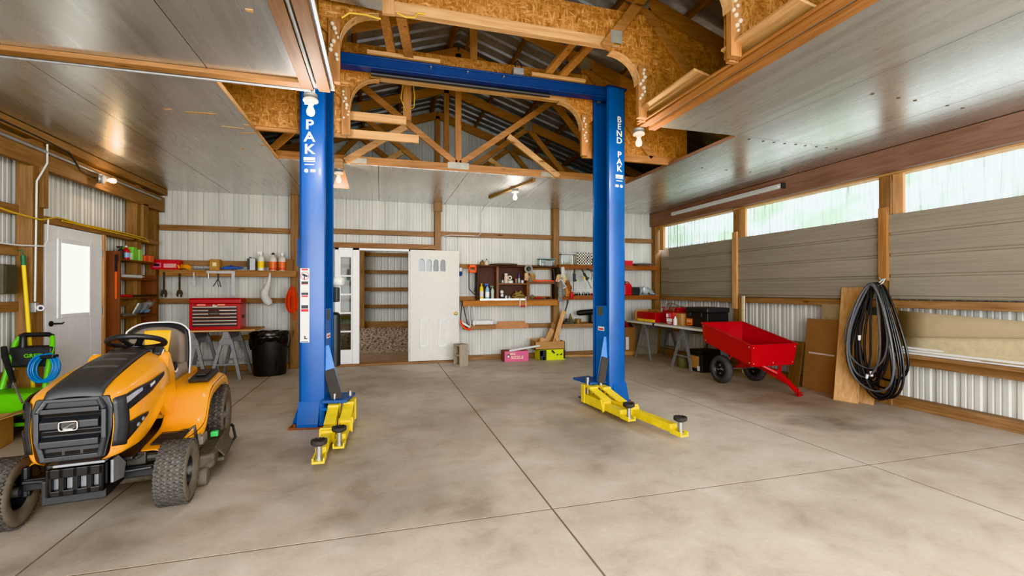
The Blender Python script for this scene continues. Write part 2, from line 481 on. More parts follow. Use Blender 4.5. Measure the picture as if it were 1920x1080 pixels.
# ---- back wall framing
def post(x, y, w, d, z1, mat=WZ): trim(B().box(x-w/2, x+w/2, y-d/2, y+d/2, 0, z1), mat, bev=.006)
post(-1.45, 8.85, .13, .14, ZC); post(1.045, 8.85, .115, .14, ZC); post(3.45, 8.85, .13, .14, ZC); post(5.83, 8.86, .14, .14, ZC); post(-3.58, 8.83, .13, .14, ZC)
trim(B().box(.965, 1.125, 8.76, 8.8, 2.86, ZC), WZ, bev=.004)
for x0, x1, z, h, m in ((-3.5,-1.52,2.405,.09,WX), (-1.38,.985,2.435,.09,WX), (1.105,3.385,2.45,.09,WX), (3.52,5.76,2.44,.09,WX),
                        (-3.5,-1.52,1.185,.09,WX), (1.55,3.385,.645,.09,WX), (3.52,5.76,.66,.09,WX), (-3.5,-1.52,.55,.09,WX), (-3.5,-1.52,1.82,.09,WX),(1.105,3.385,1.83,.09,SX),(1.105,3.385,1.2,.09,SX)):
    trim(B().box(x0, x1, 8.865, 8.915, z-h/2, z+h/2), m, bev=.004)
trim(B().box(-1.38, 1.0, 8.78, 8.92, 2.135, 2.225), wood('header', '845c3c', 'ae8258', 'x'), bev=.004)      # lintel over the doorway
struct(B().box(-3.6, -1.5, 8.86, 8.93, 0, .09).o('baseboard_back', WX, bev=.004))
struct(B().box(.6, 5.8, 8.86, 8.93, 0, .09).o('baseboard_back.001', WX, bev=.004))
trim(B().box(-.85, 1.5, 8.72, 9.0, 0.0, .035), WX, bev=.004)                                             # threshold board

# ---- left wall framing
trim(B().box(-3.60, -3.46, 5.93, 6.10, 0, ZC), WZ, bev=.006)
trim(B().box(-3.46, -3.42, 6.02, 6.10, 2.24, 2.68), WZ, bev=.004)
trim(B().box(-3.62, -3.48, 8.1, 8.24, 0, ZC), WZ, bev=.006)
trim(B().box(-3.48, -3.44, 8.2, 8.36, 2.15, 2.68), WZ, bev=.004)
trim(B().box(-3.50, -3.44, -2.4, 8.9, 2.655, 2.895), WY, bev=.004)
trim(B().box(-3.60, -3.40, -2.4, 8.9, 2.93, ZC-.005), WY, bev=.004)
trim(B().box(-3.56, -3.45, 6.1, 8.75, 2.09, 2.165), WY, bev=.004)
for z in (2.19, 1.77, 1.2, .5): trim(B().box(-3.63, -3.57, -2.4, 5.93, z-.05, z+.05), WY, bev=.004)
for z in (1.82, 1.185, .55): trim(B().box(-3.63, -3.57, 7.28, 8.75, z-.045, z+.045), WY, bev=.004)
trim(B().box(-3.53, -3.46, 7.215, 7.26, 0, 2.09), LZ, bev=.003)
struct(B().box(-3.62, -3.55, -2.4, 5.93, 0, .12).o('baseboard_left', WY, bev=.004))

# ---- right wall framing
for y in (-.78, 1.66, 4.1, 6.51):
    trim(B().box(5.845, 5.985, y-.07, y+.07, 0, 2.8), WZ, bev=.006)
    trim(B().box(5.795, 5.838, y-.055, y+.045, 1.05 if y > 6 else 1.48, 2.36), LZ if y > 6 else wood('batten', '96663a', 'c49060', 'z'), bev=.004)
    trim(B().box(5.85, 5.89, y-.20, y-.085, 2.24, 2.76), LZ, bev=.004)
trim(B().box(5.70, 5.80, -2.4, 8.9, 2.755, ZC-.004), RY, bev=.004)
trim(B().box(5.80, 5.96, -2.4, 8.9, 2.735, 2.76), LY)
trim(B().box(5.84, 5.9, 8.62, 8.75, 2.24, 2.76), LZ, bev=.004)
trim(B().box(5.86, 5.96, -2.4, 8.8, 1.16, 1.25), WY, bev=.004)
trim(B().box(5.86, 5.96, -2.4, 3.98, .50, .63), WY, bev=.004)
trim(B().box(5.86, 5.96, 4.2, 8.8, .52, .61), WY, bev=.004)
struct(B().box(5.86, 6.0, -2.4, 8.8, 0, .11).o('baseboard_right', WY, bev=.005))
def taupe(y0, y1, z0, z1, x):
    b = B(); pts = []
    n = max(2, round((z1-z0)/.25))
    for k in range(n):
        s = z0+(z1-z0)*k/n; h = (z1-z0)/n
        pts += [(s, 0), (s+.012, .014), (s+.03, .014), (s+.042, 0)]
        for q in (.35, .55, .75): pts += [(s+q*h, 0), (s+q*h+.006, .003), (s+q*h+.018, .003), (s+q*h+.024, 0)]
    pts.append((z1, 0))
    vs = []
    for z, d in pts: vs += [(x+d, y0, z), (x+d, y1, z)]
    return b.add(vs, [(2*i, 2*i+1, 2*i+3, 2*i+2) for i in range(len(pts)-1)])
for y0, y1, z0, z1 in ((6.56, 8.42, 1.235, 2.25), (4.155, 6.455, 1.255, 2.255), (1.70, 4.045, 1.265, 2.265), (-.74, 1.6, 1.265, 2.265)):
    struct(taupe(y0, y1, z0, z1, 5.835).o('wall_right', TAUPE))
struct(taupe(8.3, 8.72, 1.235, 2.08, 5.85).o('wall_right', TAUPE))
for i, (y0, y1) in enumerate(((6.6, 8.64), (4.2, 6.42), (1.75, 4.0), (-.7, 1.55))):
    b = B(); ribs(b, 'y', y0, y1, 5.965, 2.235, 2.77, -1)
    struct(b.o('window_%d' % (i+1), POLY))

# ---- trusses
GUS = plain('gusset', 'a9a79c', .5, .4)
def truss(Y, arch, zs):
    t = thing('roof_truss', zs, 'truss', (RX, Y, 3.05))
    O = Vector((RX, Y, 3.05)); T = Matrix.Translation(-O)
    w = .04
    for s in (-1, 1):
        e, k = RX+s*4.75, RX
        B(T).bar((e, Y, chord_z(e)+.07), (k, Y, chord_z(k)+.07), w, .14).o('top_chord', TX, t, bev=.003)
        n = (RX+s*1.43, Y, chord_z(RX+s*1.43)+.02)
        B(T).bar(n, (RX+s*2.40, Y, 3.12), w, .09).o('web', TX, t, bev=.003)
        B(T).box(n[0]-.07, n[0]+.07, Y-w/2-.004, Y-w/2, n[2]-.04, n[2]+.1).o('gusset', GUS, t)
        if not arch:
            B(T).bar(n, (RX+s*.03, Y, 3.15), w, .085).o('web', TX, t, bev=.003)
            B(T).bar((RX+s*.72, Y-w, 3.59), (RX+s*1.5, Y-w, 3.06), w, .085).o('brace', LX, t, bev=.003)
            B(T).box(RX+s*1.35-.12, RX+s*1.35+.12, Y-w/2-.004, Y-w/2, 3.05, 3.12).o('gusset', GUS, t)
        else:
            a0, a1 = (-.36, -1.9) if s < 0 else (2.44, 4.0)
            B(T).box(min(a0, RX+s*4.7), max(a0, RX+s*4.7), Y-w/2, Y+w/2, ZC+.005, ZC+.105).o('bottom_chord', TX, t, bev=.003)
            # sheathing from the arch post out to the eave side
            pl = [(a0, ZC+.04), (a1, ZC+.04), (a1, chord_z(a1)+.02), (a0, chord_z(a0)+.02)]
            ys = (Y-w/2-.016, Y-w/2-.004) if s < 0 else (Y+w/2+.004, Y+w/2+.016)
            B(T).prism(pl, 'y', *ys).o('sheathing', OSB, t)
            B(T).box(a0-.045, a0+.045, Y-w/2-.07, Y-w/2-.018, ZC+.01, 3.55).o('post', TZ, t, bev=.003)
            # corner bracket with its curved edge
            c0 = a0-s*.045; r = .3; hz = .27 if Y < 5 else .31
            ed = [(c0, 3.36)] + [(c0-s*r*(1-math.cos(q)), 3.36+hz*math.sin(q)) for q in [PI/2*i/8 for i in range(1, 9)]]
            pl = ed + [(c0-s*r, 3.95), (a0+s*.12, 3.95), (a0+s*.12, 3.5), (c0+s*.02, 3.36)]
            B(T).prism(pl, 'y', Y-w/2-.045, Y-w/2-.03).o('bracket', OSB, t)
            B(T).grid(lambda u, v, ed=ed: (ed[round(u*8)][0], Y-.11+v*.1, ed[round(u*8)][1]), 8, 1).o('bracket_edge', LX, t, solid=.006)
            # insulating foam oozed along the post
            fb = B(T)
            for i in range(9): fb.ball((a0+R.uniform(-.03,.03), Y-w/2-.075, 3.5-i*.035), R.uniform(.012,.022), 8, 6)
            fb.o('foam', FOAM, t, smooth=True, sharp=0)
    if arch:
        if Y < 5:
            B(T).bar((2.03, Y-.10, 3.66), (2.5, Y-.10, 4.28), .04, .10).o('web', TX, t, bev=.003)
            B(T).bar((.06, Y-.10, 3.64), (.04, Y-.10, 4.1), .10, .04, (0,1,0)).o('web', LZ, t, bev=.003)
            B(T).box(2.08, 2.2, Y-.125, Y-.121, 3.70, 3.82).o('gusset', GUS, t)
        B(T).box(-.1, 2.2, Y-.08, Y-.01, 3.685, 3.775).o('arch_beam', LX, t, bev=.003)
        B(T).box(-.4, 2.5, Y-w/2-.03, Y-w/2-.018, 3.775, 4.06).o('header_sheathing', OSB, t)
        B(T).bar((RX, Y, 3.78), (RX, Y, chord_z(RX)+.05), .085, w, (0,1,0)).o('king_post', TZ, t, bev=.003)
    else:
        B(T).box(-3.6, 5.7, Y-w/2, Y+w/2, ZC+.01, ZC+.115).o('bottom_chord', TX, t, bev=.003)
        B(T).bar((RX, Y, 3.12), (RX, Y, chord_z(RX)+.05), .085, w, (0,1,0)).o('king_post', TZ, t, bev=.003)
        B(T).box(RX-.15, RX+.15, Y-w/2-.004, Y-w/2, 3.07, 3.16).o('gusset', GUS, t)
    return t
truss(6.44, False, 'timber roof truss with full bottom chord at far edge of ceiling opening')
truss(7.65, False, 'timber roof truss above the back ceiling, first one behind the opening')
truss(8.86, False, 'timber roof truss standing against the back gable wall')
truss(5.33, True, 'timber truss with arched particle board cutout right behind the blue lift beam')
truss(4.02, True, 'timber truss with arched particle board cutout in front of the lift beam')
truss(2.80, True, 'nearest timber truss with board-sheathed post over the right ceiling edge')

# props standing on the lift's overhead beam, boards lying on it
for n, (p, q, lb) in enumerate((((.12, 5.07, 3.86), (-.08, 4.05, 4.25), 'rough timber prop rising steeply from the left board on the blue beam'),
                 ((2.02, 5.07, 3.86), (2.36, 4.06, 4.2), 'rough timber prop leaning right from the right board on the blue beam'),
                 ((1.84, 5.10, 3.86), (2.06, 4.4, 4.12), 'shorter timber prop beside the leaning right prop above the beam'),
                 ((.30, 5.08, 3.863), (.17, 4.10, 3.75), 'second timber prop on the left board, right beside the steep one'))):
    tag(B().bar(p, q, *((.04, .09, (1,0,0)) if n in (0, 3) else (.09, .04, (0,0,1)))).o('timber_prop', TZ, bev=.003), lb, 'timber')
tag(B().box(-.14, .62, 4.98, 5.13, 3.825, 3.863).o('beam_board', LX, bev=.004), 'short pine board lying on the left half of blue overhead beam', 'board')
tag(B().box(1.66, 2.33, 4.98, 5.13, 3.825, 3.863).o('beam_board', LX, bev=.004), 'short pine board lying on the right end of blue overhead beam', 'board')
for z, x1, lb in ((3.30, .28, 'upper short blocking board beside left arch post under the blue beam'), (3.10, .42, 'lower short blocking board beside left arch post under the blue beam')):
    tag(B().box(-.36, x1, 5.36, 5.40, z-.045, z+.045).o('blocking_board', LX, bev=.003), lb, 'board')
tag(B().box(.27, .37, 5.9, 5.94, 3.5, 4.3).o('hanger_post', TZ, bev=.003), 'vertical timber hanger with loose yellow cable left of the king post', 'timber')
# foil scrap over the near left arch
tag(B().cb((-.20, 3.5, 3.655), (.42, .75, .02), Matrix.Rotation(.05, 3, 'Y')).o('insulation_board', FOIL), 'loose foil-faced panel hanging above the left end of near arch', 'panel')

# ---- ceiling battens, conduits and lamps
trim(B().box(-.62, -.53, -2.4, 4.08, ZC-.025, ZC-.001), wood('bat_y', '74502e', '9c6e42', 'y'), bev=.003)
trim(B().box(-.49, -.40, -2.4, 4.08, ZC-.025, ZC-.001), wood('bat_y', '74502e', '9c6e42', 'y'), bev=.003)
tag(B().tube([(-.51, -2.0, ZC-.02), (-.51, 4.0, ZC-.02)], .011).o('conduit', GALV, smooth=True), 'grey conduit running between two brown battens to the white bulb', 'conduit')
trim(B().box(-3.4, -.62, 3.93, 4.02, ZC-.035, ZC-.001), wood('bat_x', '8e623a', 'bc8c5c', 'x'), bev=.003)
tag(B().tube([(-3.4, 4.06, ZC-.03), (-.55, 4.06, ZC-.03)], .012).o('conduit', GALV, smooth=True), 'grey conduit along the cross batten on the left ceiling', 'conduit')
trim(B().box(2.62, 2.70, -2.4, 4.12, ZC-.03, ZC-.001), wood('bat_o', '8c5a38', 'b4804e', 'y'), bev=.003)
trim(B().box(2.52, 2.60, -2.4, 4.12, ZC-.005, ZC+.05), wood('bat_o', '8c5a38', 'b4804e', 'y'), bev=.003)
tag(B().tube([(2.50, -2, ZC+.02), (2.50, 4.12, ZC+.02)], .012).o('conduit', wood('bat_o', '', '', 'y'), smooth=True), 'dusty conduit along the right edge of the ceiling opening', 'conduit')
for y0, y1, x, a, lb in ((2.2, 2.85, 2.62, .22, 'nearer plywood scrap tilted on the right ceiling edge'), (3.15, 4.0, 2.62, .22, 'farther plywood scrap tilted on the right ceiling edge')):
    tag(B().cb((x-.10, (y0+y1)/2, ZC+.095), (.20, y1-y0, .02), Matrix.Rotation(a, 3, 'Y')).o('plywood_scrap', LY, bev=.003), lb, 'board')
tag(B().bar((2.20, 6.50, ZC-.02), (1.86, 7.95, ZC-.02), .05, .04).o('ceiling_track', plain('track', '8a6a45', .6)), 'narrow brown wooden track slanting across the back ceiling near white bulb', 'track')
b = B(); b.tube([(1.9, 8.0, ZC-.03), (1.9, 8.7, ZC-.08), (1.9, 8.86, 2.9), (1.9, 8.86, 2.5), (1.85, 8.86, 2.43), (.5+.8, 8.86, 2.43), (1.15, 8.86, 2.4), (1.15, 8.86, 2.0)], .007, 6)
tag(b.o('cable', PVC, smooth=True), 'thin pale cable running down from the back ceiling along wall board', 'cable')

def lamp(x, y, z, bulb, lb, ax=(0,0,-1), power=30, colr=(1,.95,.88)):
    t = thing('bulb_lamp', lb, 'lamp', (x, y, z), 0)
    A = Vector(ax)
    B().lathe([(.055,0), (.055,.02), (.03,.03)], (0,0,0), A, 20).o('junction_box', GALV, t, smooth=True)
    B().lathe([(.04,.03), (.06,.045), (.058,.06), (.03,.07), (.024,.085)], (0,0,0), A, 20).o('lampholder', plain('porcelain', 'e4e2dc', .35, var=.02), t, smooth=True)
    B().lathe([(.013,.085), (.016,.10), (.029,.13), (.031,.15), (.024,.172), (0,.182)], (0,0,0), A, 18).o('bulb', bulb, t, smooth=True)
    L = bpy.data.lights.new('lamp_glow', 'POINT'); L.energy = power; L.color = colr; L.shadow_soft_size = .03
    o = bpy.data.objects.new('lamp_glow', L); COL.objects.link(o); o.parent = t; o.location = A*.25
    return t
lamp(-.56, 4.13, ZC-.035, BULBW, 'bare white bulb in porcelain holder beside the left lift column top', power=26)
lamp(2.56, 4.20, ZC-.0, BULBY, 'bare warm bulb at the right ceiling edge beside right lift column', power=22, colr=(1,.78,.52))
lamp(2.08, 7.1, ZC-.03, BULBW, 'bare white bulb under the back ceiling beside slanting track', power=16)
lamp(-3.40, 6.95, 2.76, BULBY, 'bare warm bulb on the left wall beam over the white door', ax=(.55,.35,.0), power=14, colr=(1,.72,.45))
t = lamp(-.52, 6.32, ZC-.10, BULBY, 'bare warm bulb under a wooden block behind the left lift column', power=14, colr=(1,.78,.52))
B().box(-.05, .05, -.02, .10, -.0, .13).o('mounting_block', LX, t)
tag(B().prism([(-.51, ZC), (-.60, ZC-.32), (-.40, ZC-.32), (-.48, ZC)], 'y', 6.43, 6.445).o('backing_board', WX), 'small tapered wooden board behind the warm bulb by left column', 'board')

t = thing('tube_light', 'long white fluorescent tube fixture mounted on the red-brown right header', 'light', (5.66, 6.7, 2.90))
B().box(-.02, .04, -1.30, 1.35, -.035, .035).o('housing', PVC, t, bev=.006)
B().box(-.024, .045, -1.33, -1.30, -.04, .04).o('end_cap', GRY, t)
B().tube([(-.035, -1.27, -.01), (-.035, 1.32, -.01)], .014).o('tube', PVC, t, smooth=True)

# left wall conduit run
b = B(); b.tube([(-3.42, -2, 2.835), (-3.42, 8.7, 2.835)], .018, 10)
tag(b.o('conduit', GALV, smooth=True), 'long galvanised conduit along the left wall top beam', 'conduit')
b = B(); b.tube([(-3.41, 6.06, 2.92), (-3.41, 6.06, 2.72), (-3.41, 5.98, 2.6), (-3.43, 5.94, 2.5), (-3.44, 5.94, 1.25)], .009, 8)
tag(b.o('conduit', PVC, smooth=True), 'pale conduit dropping down the left wall post with a bend', 'conduit')
b = B(); b.tube([(-3.4, 4.5, 2.96), (-3.4, 5.9, 2.95), (-3.4, 6.4, 2.93), (-3.4, 6.5, 2.86), (-3.4, 6.6, 2.78), (-3.4, 6.9, 2.76)], .010, 8)
tag(b.o('cable', GRY, smooth=True), 'grey cable looping from the left beam to the warm bulb', 'cable')
b = B(); b.tube([(-3.43, 5.2, 2.17), (-3.42, 5.6, 2.12), (-3.40, 5.95, 2.10), (-3.40, 6.2, 2.165), (-3.41, 6.6, 2.15), (-3.41, 7.6, 2.16), (-3.41, 8.2, 2.15), (-3.41, 8.3, 2.1), (-3.41, 7.9, 2.13), (-3.41, 6.3, 2.14)], .008, 6)
tag(b.o('extension_cord', WIRE, smooth=True), 'yellow cord draped along the board over the white door', 'cord')
b = B(); b.tube([(-3.4, 6.06, 2.12), (-3.4, 6.05, 1.9), (-3.4, 6.0, 1.83), (-3.5, 5.8, 1.82), (-3.55, 5.0, 1.83)], .008, 6)
tag(b.o('cable', PVC, smooth=True), 'thin cream cable curling round the left wall post', 'cable')
b = B(); b.tube([(.27, 5.86, 3.95), (.24, 5.86, 3.75), (.3, 5.87, 3.6), (.4, 5.87, 3.66), (.41, 5.87, 3.8), (.38, 5.87, 4.0), (.4, 5.87, 4.2)], .006, 6)
tag(b.o('cable', WIRE, smooth=True), 'loose yellow cable looped round the timber hanger', 'cable')
b = B(); b.tube([(-.30, 3.86, 3.52), (-.24, 3.86, 3.57), (-.12, 3.86, 3.575), (.0, 3.86, 3.56)], .008, 6)
tag(b.o('cable', WIRE, smooth=True), 'yellow cable crossing over the near arch at its left end', 'cable')
b = B(); b.tube([(.13, 3.91, 3.66), (.2, 3.90, 3.63), (.27, 3.90, 3.64), (.3, 3.92, 3.69), (.36, 3.93, 3.70)], .007, 6)
tag(b.o('cable', WIRE, smooth=True), 'short yellow cable under the light board of the near arch', 'cable')
# ---------------------------------------------------------------- two-post lift
RUST = plain('rust', '7a4a30', .9, var=.3); LETW = plain('letter_white', 'e8eaee', .5, var=.01); DECW = plain('decal_white', 'e2e2e0', .5, var=.02); DECR = plain('decal_red', 'c8303a', .5, var=.02); DECK = plain('decal_dark', '3c3c44', .5, var=.02)
lift = thing('two_post_lift', 'blue two-post car lift with yellow swing arms standing on the concrete floor', 'car lift', (1.02, 5.12, 0))
LO = Vector((1.02, 5.12, 0))
def column(cx, rz, mir):
    M = Matrix.Translation(Vector((cx, 5.12, 0)) - LO) @ Matrix.Rotation(rz, 4, 'Z')
    y = .178; d0, d1 = -.125, .125; t = .012; r = .03
    # C-shaped section with rounded lips turned inwards
    out = [(d1-.0, y-.05), (d1-.005, y-.015), (d1-.03, y), (d0+r, y), (d0, y-r), (d0, -y+r), (d0+r, -y), (d1-.03, -y), (d1-.005, -y+.015), (d1, -y+.05)]
    inn = [(d1-t, -y+.05), (d1-t-.005, -y+.022), (d1-.03, -y+t), (d0+r, -y+t), (d0+t, -y+r), (d0+t, y-r), (d0+r, y-t), (d1-.03, y-t), (d1-t-.005, y-.022), (d1-t, y-.05)]
    ring = out+inn
    n = len(ring); H = 3.78
    b = B(M)
    vs = [(p[0], p[1], .012) for p in ring] + [(p[0], p[1], H) for p in ring]
    k = len(out)
    fs = [(i, (i+1) % n, n+(i+1) % n, n+i) for i in range(n)]
    for i in range(k-1):
        fs.append((n+i, n+i+1, n+n-2-i, n+n-1-i)); fs.append((i, n-1-i, n-2-i, i+1))
    b.add(vs, fs)
    c = b.o('column', BLUE, lift, smooth=True)
    b = B(M); b.box(d0-.005, d1+.02, -y-.008, y+.008, H, H+.02)
    b.o('top_plate', NAVY, lift)
    b = B(M); b.box(-.2, .22, -.235, .235, 0, .02)
    for sy in (-1, 1):
        b.cyl((-.15, sy*.205, .02), (-.15, sy*.205, .05), .016, n=6); b.cyl((.15, sy*.215, .02), (.15, sy*.215, .05), .016, n=6)
    b.o('base_plate', RUST, lift)
    for sy in (-1, 1):
        B(M).prism([(-.125, .02), (-.19, .02), (-.19, .05), (-.125, .24)], 'y', sy*.13-.006, sy*.13+.006).o('gusset', BLUE, lift)
        B(M).prism([(sy*.178, .02), (sy*.235, .02), (sy*.235, .05), (sy*.178, .26)], 'x', -.12, .08).o('gusset', BLUE, lift)
    # carriage inside the column, with its pad and the guard leaning out of it
    b = B(M); b.box(-.10, .115, -.115, .115, .16, 1.18); b.box(.09, .20, -.20, .20, .17, .20)
    cg = b.o('carriage', plain('carriage_blue', '1660b0', .35, var=.08), lift, bev=.006)
    B(M).box(.1155, .1175, -.06, .03, 1.06, 1.165).o('rubber_pad', OLIVE, cg)
    B(M).box(.1165, .1172, -.045, .045, .885, .905).o('decal_mark', DECR, cg)
    B(M).box(.1152, .1165, -.06, .06, .875, .925).o('decal', DECW, cg)
    fs = 1 if mir else -1
    b = B(M); b.bar((.10, fs*.10, .80), (.245, fs*.16, .29), .10, .012, (0,1,0))
    gd = b.o('guard_plate', plain('guard_blue', '5f8fcf', .4, var=.1), lift)
    B(M).bar((.16, fs*.137, .57), (.247, fs*.173, .28), .105, .02, (0,1,0)).o('rubber_guard', plain('guard_rubber', '3f3c3a', .8, var=.1), gd, bev=.004)
    b = B(M); b.cyl((-.02, .02, 1.18), (-.02, .02, 3.6), .018, n=12)
    b.o('cylinder_rod', STEEL, lift, smooth=True)
    b = B(M); b.cyl((-.02, -.05, 1.18), (-.02, -.05, 3.7), .006, n=6)
    b.o('lift_cable', STEEL, lift, smooth=True)
    for k in (-.09, .09): B(M).cyl((.06, k, 3.72), (.09, k, 3.72), .035, n=16).o('pulley', STEEL, lift, smooth=True)
    return M, c
ML, colL = column(-.63, rad(-10), False)
MR, colR = column(2.70, rad(190), True)
# lettering stacked down each column's front flange, with the small maker's plate under it
def letters(M, col, front, chars, z0, dz, size):
    fy = -.1795 if front < 0 else .1795
    rz = 0 if front < 0 else PI
    for i, ch in enumerate(chars):
        if ch != ' ':
            p = M @ Vector((-.02 if front < 0 else -.02, fy, z0-i*dz))
            text(ch, size, LETW, col, p, (PI/2, 0, M.to_euler().z+rz), off=.0, ext=.0012, bold=True)
letters(ML, colL, -1, 'BEND PAK', 3.62, .122, .135)
letters(MR, colR, 1, 'BEND PAK', 3.41, .084, .10)
for M, col, fy, z in ((ML, colL, -1, 2.69), (MR, colR, 1, 2.75)):
    b = B(M)
    for k, (w, h) in enumerate(((.11,.028), (.11,.012), (.09,.01))): b.box(-.02-w/2, -.02+w/2, fy*.1798-.001, fy*.1798+.001, z-k*.034-h, z-k*.034)
    b.cyl((-.05, fy*.1788, z-.135), (-.05, fy*.1808, z-.135), .02, n=12); b.box(-.01, .04, fy*.1798-.001, fy*.1798+.001, z-.15, z-.12)
    b.o('lettering', LETW, col)
b = B(ML); b.box(-.105, -.018, -.180, -.1785, .85, 1.585)
dc = b.o('warning_decal', DECW, colL)
for z0, z1, m, w in ((1.565,1.58,DECR,.06), (1.43,1.455,DECK,.066), (1.425,1.43,DECR,.066), (1.36,1.363,DECK,.03), (1.32,1.345,DECK,.068), (1.30,1.315,DECR,.06), (1.185,1.22,DECK,.066), (1.155,1.18,DECR,.07), (.855,.862,DECK,.07)):
    B(ML).box(-.0615-w/2, -.0615+w/2, -.1812, -.1798, z0, z1).o('decal_mark', m, dc)
b = B(ML); b.tube([(-.0615+.038*math.cos(t/20*2*PI), -.181, 1.51+.038*math.sin(t/20*2*PI)) for t in range(20)], .0025, 4, True); b.o('decal_mark', DECR, dc)
b = B(ML); b.cb((-.06, -.181, 1.515), (.055, .002, .02), Matrix.Rotation(.4, 3, 'Y')); b.cb((-.066, -.181, 1.50), (.012, .002, .05)); b.o('decal_mark', DECK, dc)
b = B(ML); b.cb((-.06, -.181, .90), (.012, .002, .03)); b.cb((-.05, -.181, .888), (.03, .002, .01)); b.o('decal_mark', DECK, dc)
# overhead beam
b = B(Matrix.Translation(-LO)); b.box(-.48, 2.86, 5.02, 5.11, 3.70, 3.80); b.box(-.48, 2.86, 5.00, 5.13, 3.795, 3.812); b.box(-.48, 2.86, 5.00, 5.13, 3.688, 3.70)
bm_ = b.o('overhead_beam', NAVY, lift, bev=.003)
b = B(Matrix.Translation(-LO)); b.cyl((-.1, 5.05, 3.645), (1.9, 5.05, 3.645), .025, n=12); b.o('shutoff_bar', BLK, bm_, smooth=True)
b = B(Matrix.Translation(-LO))
for x in (.52, 1.33, 1.75): b.cyl((x, 4.985, 3.80), (x, 5.0, 3.80), .012, n=8)
b.o('bolt', STEEL, bm_) if False else b.bm.free()
for x in (.52, .92, 1.33):
    B(Matrix.Translation(-LO)).cyl((x, 4.985, 3.77), (x, 5.02, 3.77), .011, n=8).o('bolt', STEEL, bm_)
b = B(Matrix.Translation(-LO)); b.box(1.44, 1.56, 4.97, 5.08, 3.815, 3.885)
sw = b.o('switch_box', plain('box_grey', '8f8f90', .6), lift, bev=.004)
B(Matrix.Translation(-LO)).tube([(1.47, 5.0, 3.885), (1.46, 5.0, 3.95), (1.5, 5.02, 3.99), (1.53, 5.0, 3.95), (1.55, 5, 3.885)], .007, 6).o('cord', BLK, sw, smooth=True)
# power unit on the left column
b = B(ML); b.box(-.16, .10, .18, .195, 1.58, 1.82); b.box(-.22, -.126, .06, .075, 1.62, 1.90); b.o('bracket', BLUE, lift)
b = B(ML); b.lathe([(.03,0), (.05,.01), (.055,.13), (.04,.155), (0,.16)], (.05, .27, 1.46), (.96,-.2,.02), 20); pu = b.o('power_unit', plain('motor', 'd0cfca', .4), lift, smooth=True)
b = B(ML); b.lathe([(.05,0), (.065,.01), (.065,.56), (.04,.585), (.0,.59)], (.10, .27, .54), n=20); b.o('oil_tank', BLK, pu, smooth=True)
b = B(ML); b.box(.05, .15, .20, .31, 1.24, 1.40); b.o('pump', BLK, pu, bev=.01)
# arms
def arm(px, py, qx, qy, L1, zb, lbl):
    """yellow arm from its pivot to the pad position"""
    p = Vector((px, py, 0)) - LO; q = Vector((qx, qy, 0)) - LO
    d = (q-p); L = d.length; a = math.atan2(d.y, d.x)
    M = Matrix.Translation(p) @ Matrix.Rotation(a, 4, 'Z')
    w = .05
    b = B(M)
    b.box(-.02, L1, -w, w, .04, .145)                                    # outer tube
    b.box(-.06, .14, -w, w, .225, .25)
    b.add([(.06,-w,.25),(.06,w,.25),(.46,w,.155),(.46,-w,.155),(.06,-w,.225),(.06,w,.225),(.42,w,.145),(.42,-w,.145)], [(0,3,2,1),(4,5,6,7),(0,1,5,4),(1,2,6,5),(2,3,7,6),(3,0,4,7)])
    for s in (-1, 1): b.box(-.06, .02, s*w-.008, s*w+.008, .04, .25)
    am = b.o('swing_arm', YEL, lift, bev=.005)
    b = B(M)
    for s in (-1, 1): b.bar((L1-.05, s*(w+.008), .15), (L1+.01, s*(w+.008), .035), .014, .03, (1,0,0))
    b.box(L1-.06, L1-.03, -w-.01, w+.01, .145, .16)
    b.o('collar', YEL, am, bev=.003)
    # inner telescoping channel, open at the top near its end
    b = B(M); e = L+.055
    b.box(L1-.1, L-.09, -.04, .04, .05, .125)
    b.box(L-.09, e, -.04, .04, .045, .062)
    for s in (-1, 1): b.box(L-.09, e, s*.04-.006, s*.04+.006, .045, .088)
    b.o('arm_extension', YEL, am, bev=.003)
    b = B(M); b.cyl((L, 0, .062), (L, 0, .175), .022, n=18); b.cyl((L, 0, .062), (L, 0, .08), .032, n=18)
    b.o('screw_post', STEEL, am, smooth=True)
    b = B(M); b.lathe([(.03,0), (.055,.012), (.06,.02), (.06,.04), (.052,.045), (.05,.038), (0,.038)], (L, 0, .17), n=24)
    for i in range(12):
        t = i*PI/6
        b.cb((L+.05*math.cos(t), .05*math.sin(t), .214), (.018, .012, .006), Matrix.Rotation(t, 3, 'Z'))
    b.o('lift_pad', RUB, am, smooth=True)
    return am
arm(-.44, 4.92, -.455, 3.83, .62, .05, '')
arm(-.30, 5.02, -.335, 4.15, .42, .05, '')
arm(2.36, 5.00, 2.435, 4.19, .42, .05, '')
arm(2.50, 4.94, 2.63, 3.62, .66, .05, '')
for M in (ML, MR):
    for k in ((.12, .36, -.25, .12, .255, .285), (.12, .30, -.22, .1, .03, .05)):
        B(M).box(*k).o('arm_bracket', plain('bracket_blue', '28528f', .45, var=.15), lift, bev=.006)
for x, y in ((-.44, 4.92), (-.30, 5.02), (2.36, 5.00), (2.50, 4.94)):
    B(Matrix.Translation(-LO)).cyl((x, y, .05), (x, y, .335), .02, n=14).o('pivot_pin', STEEL, lift, smooth=True)

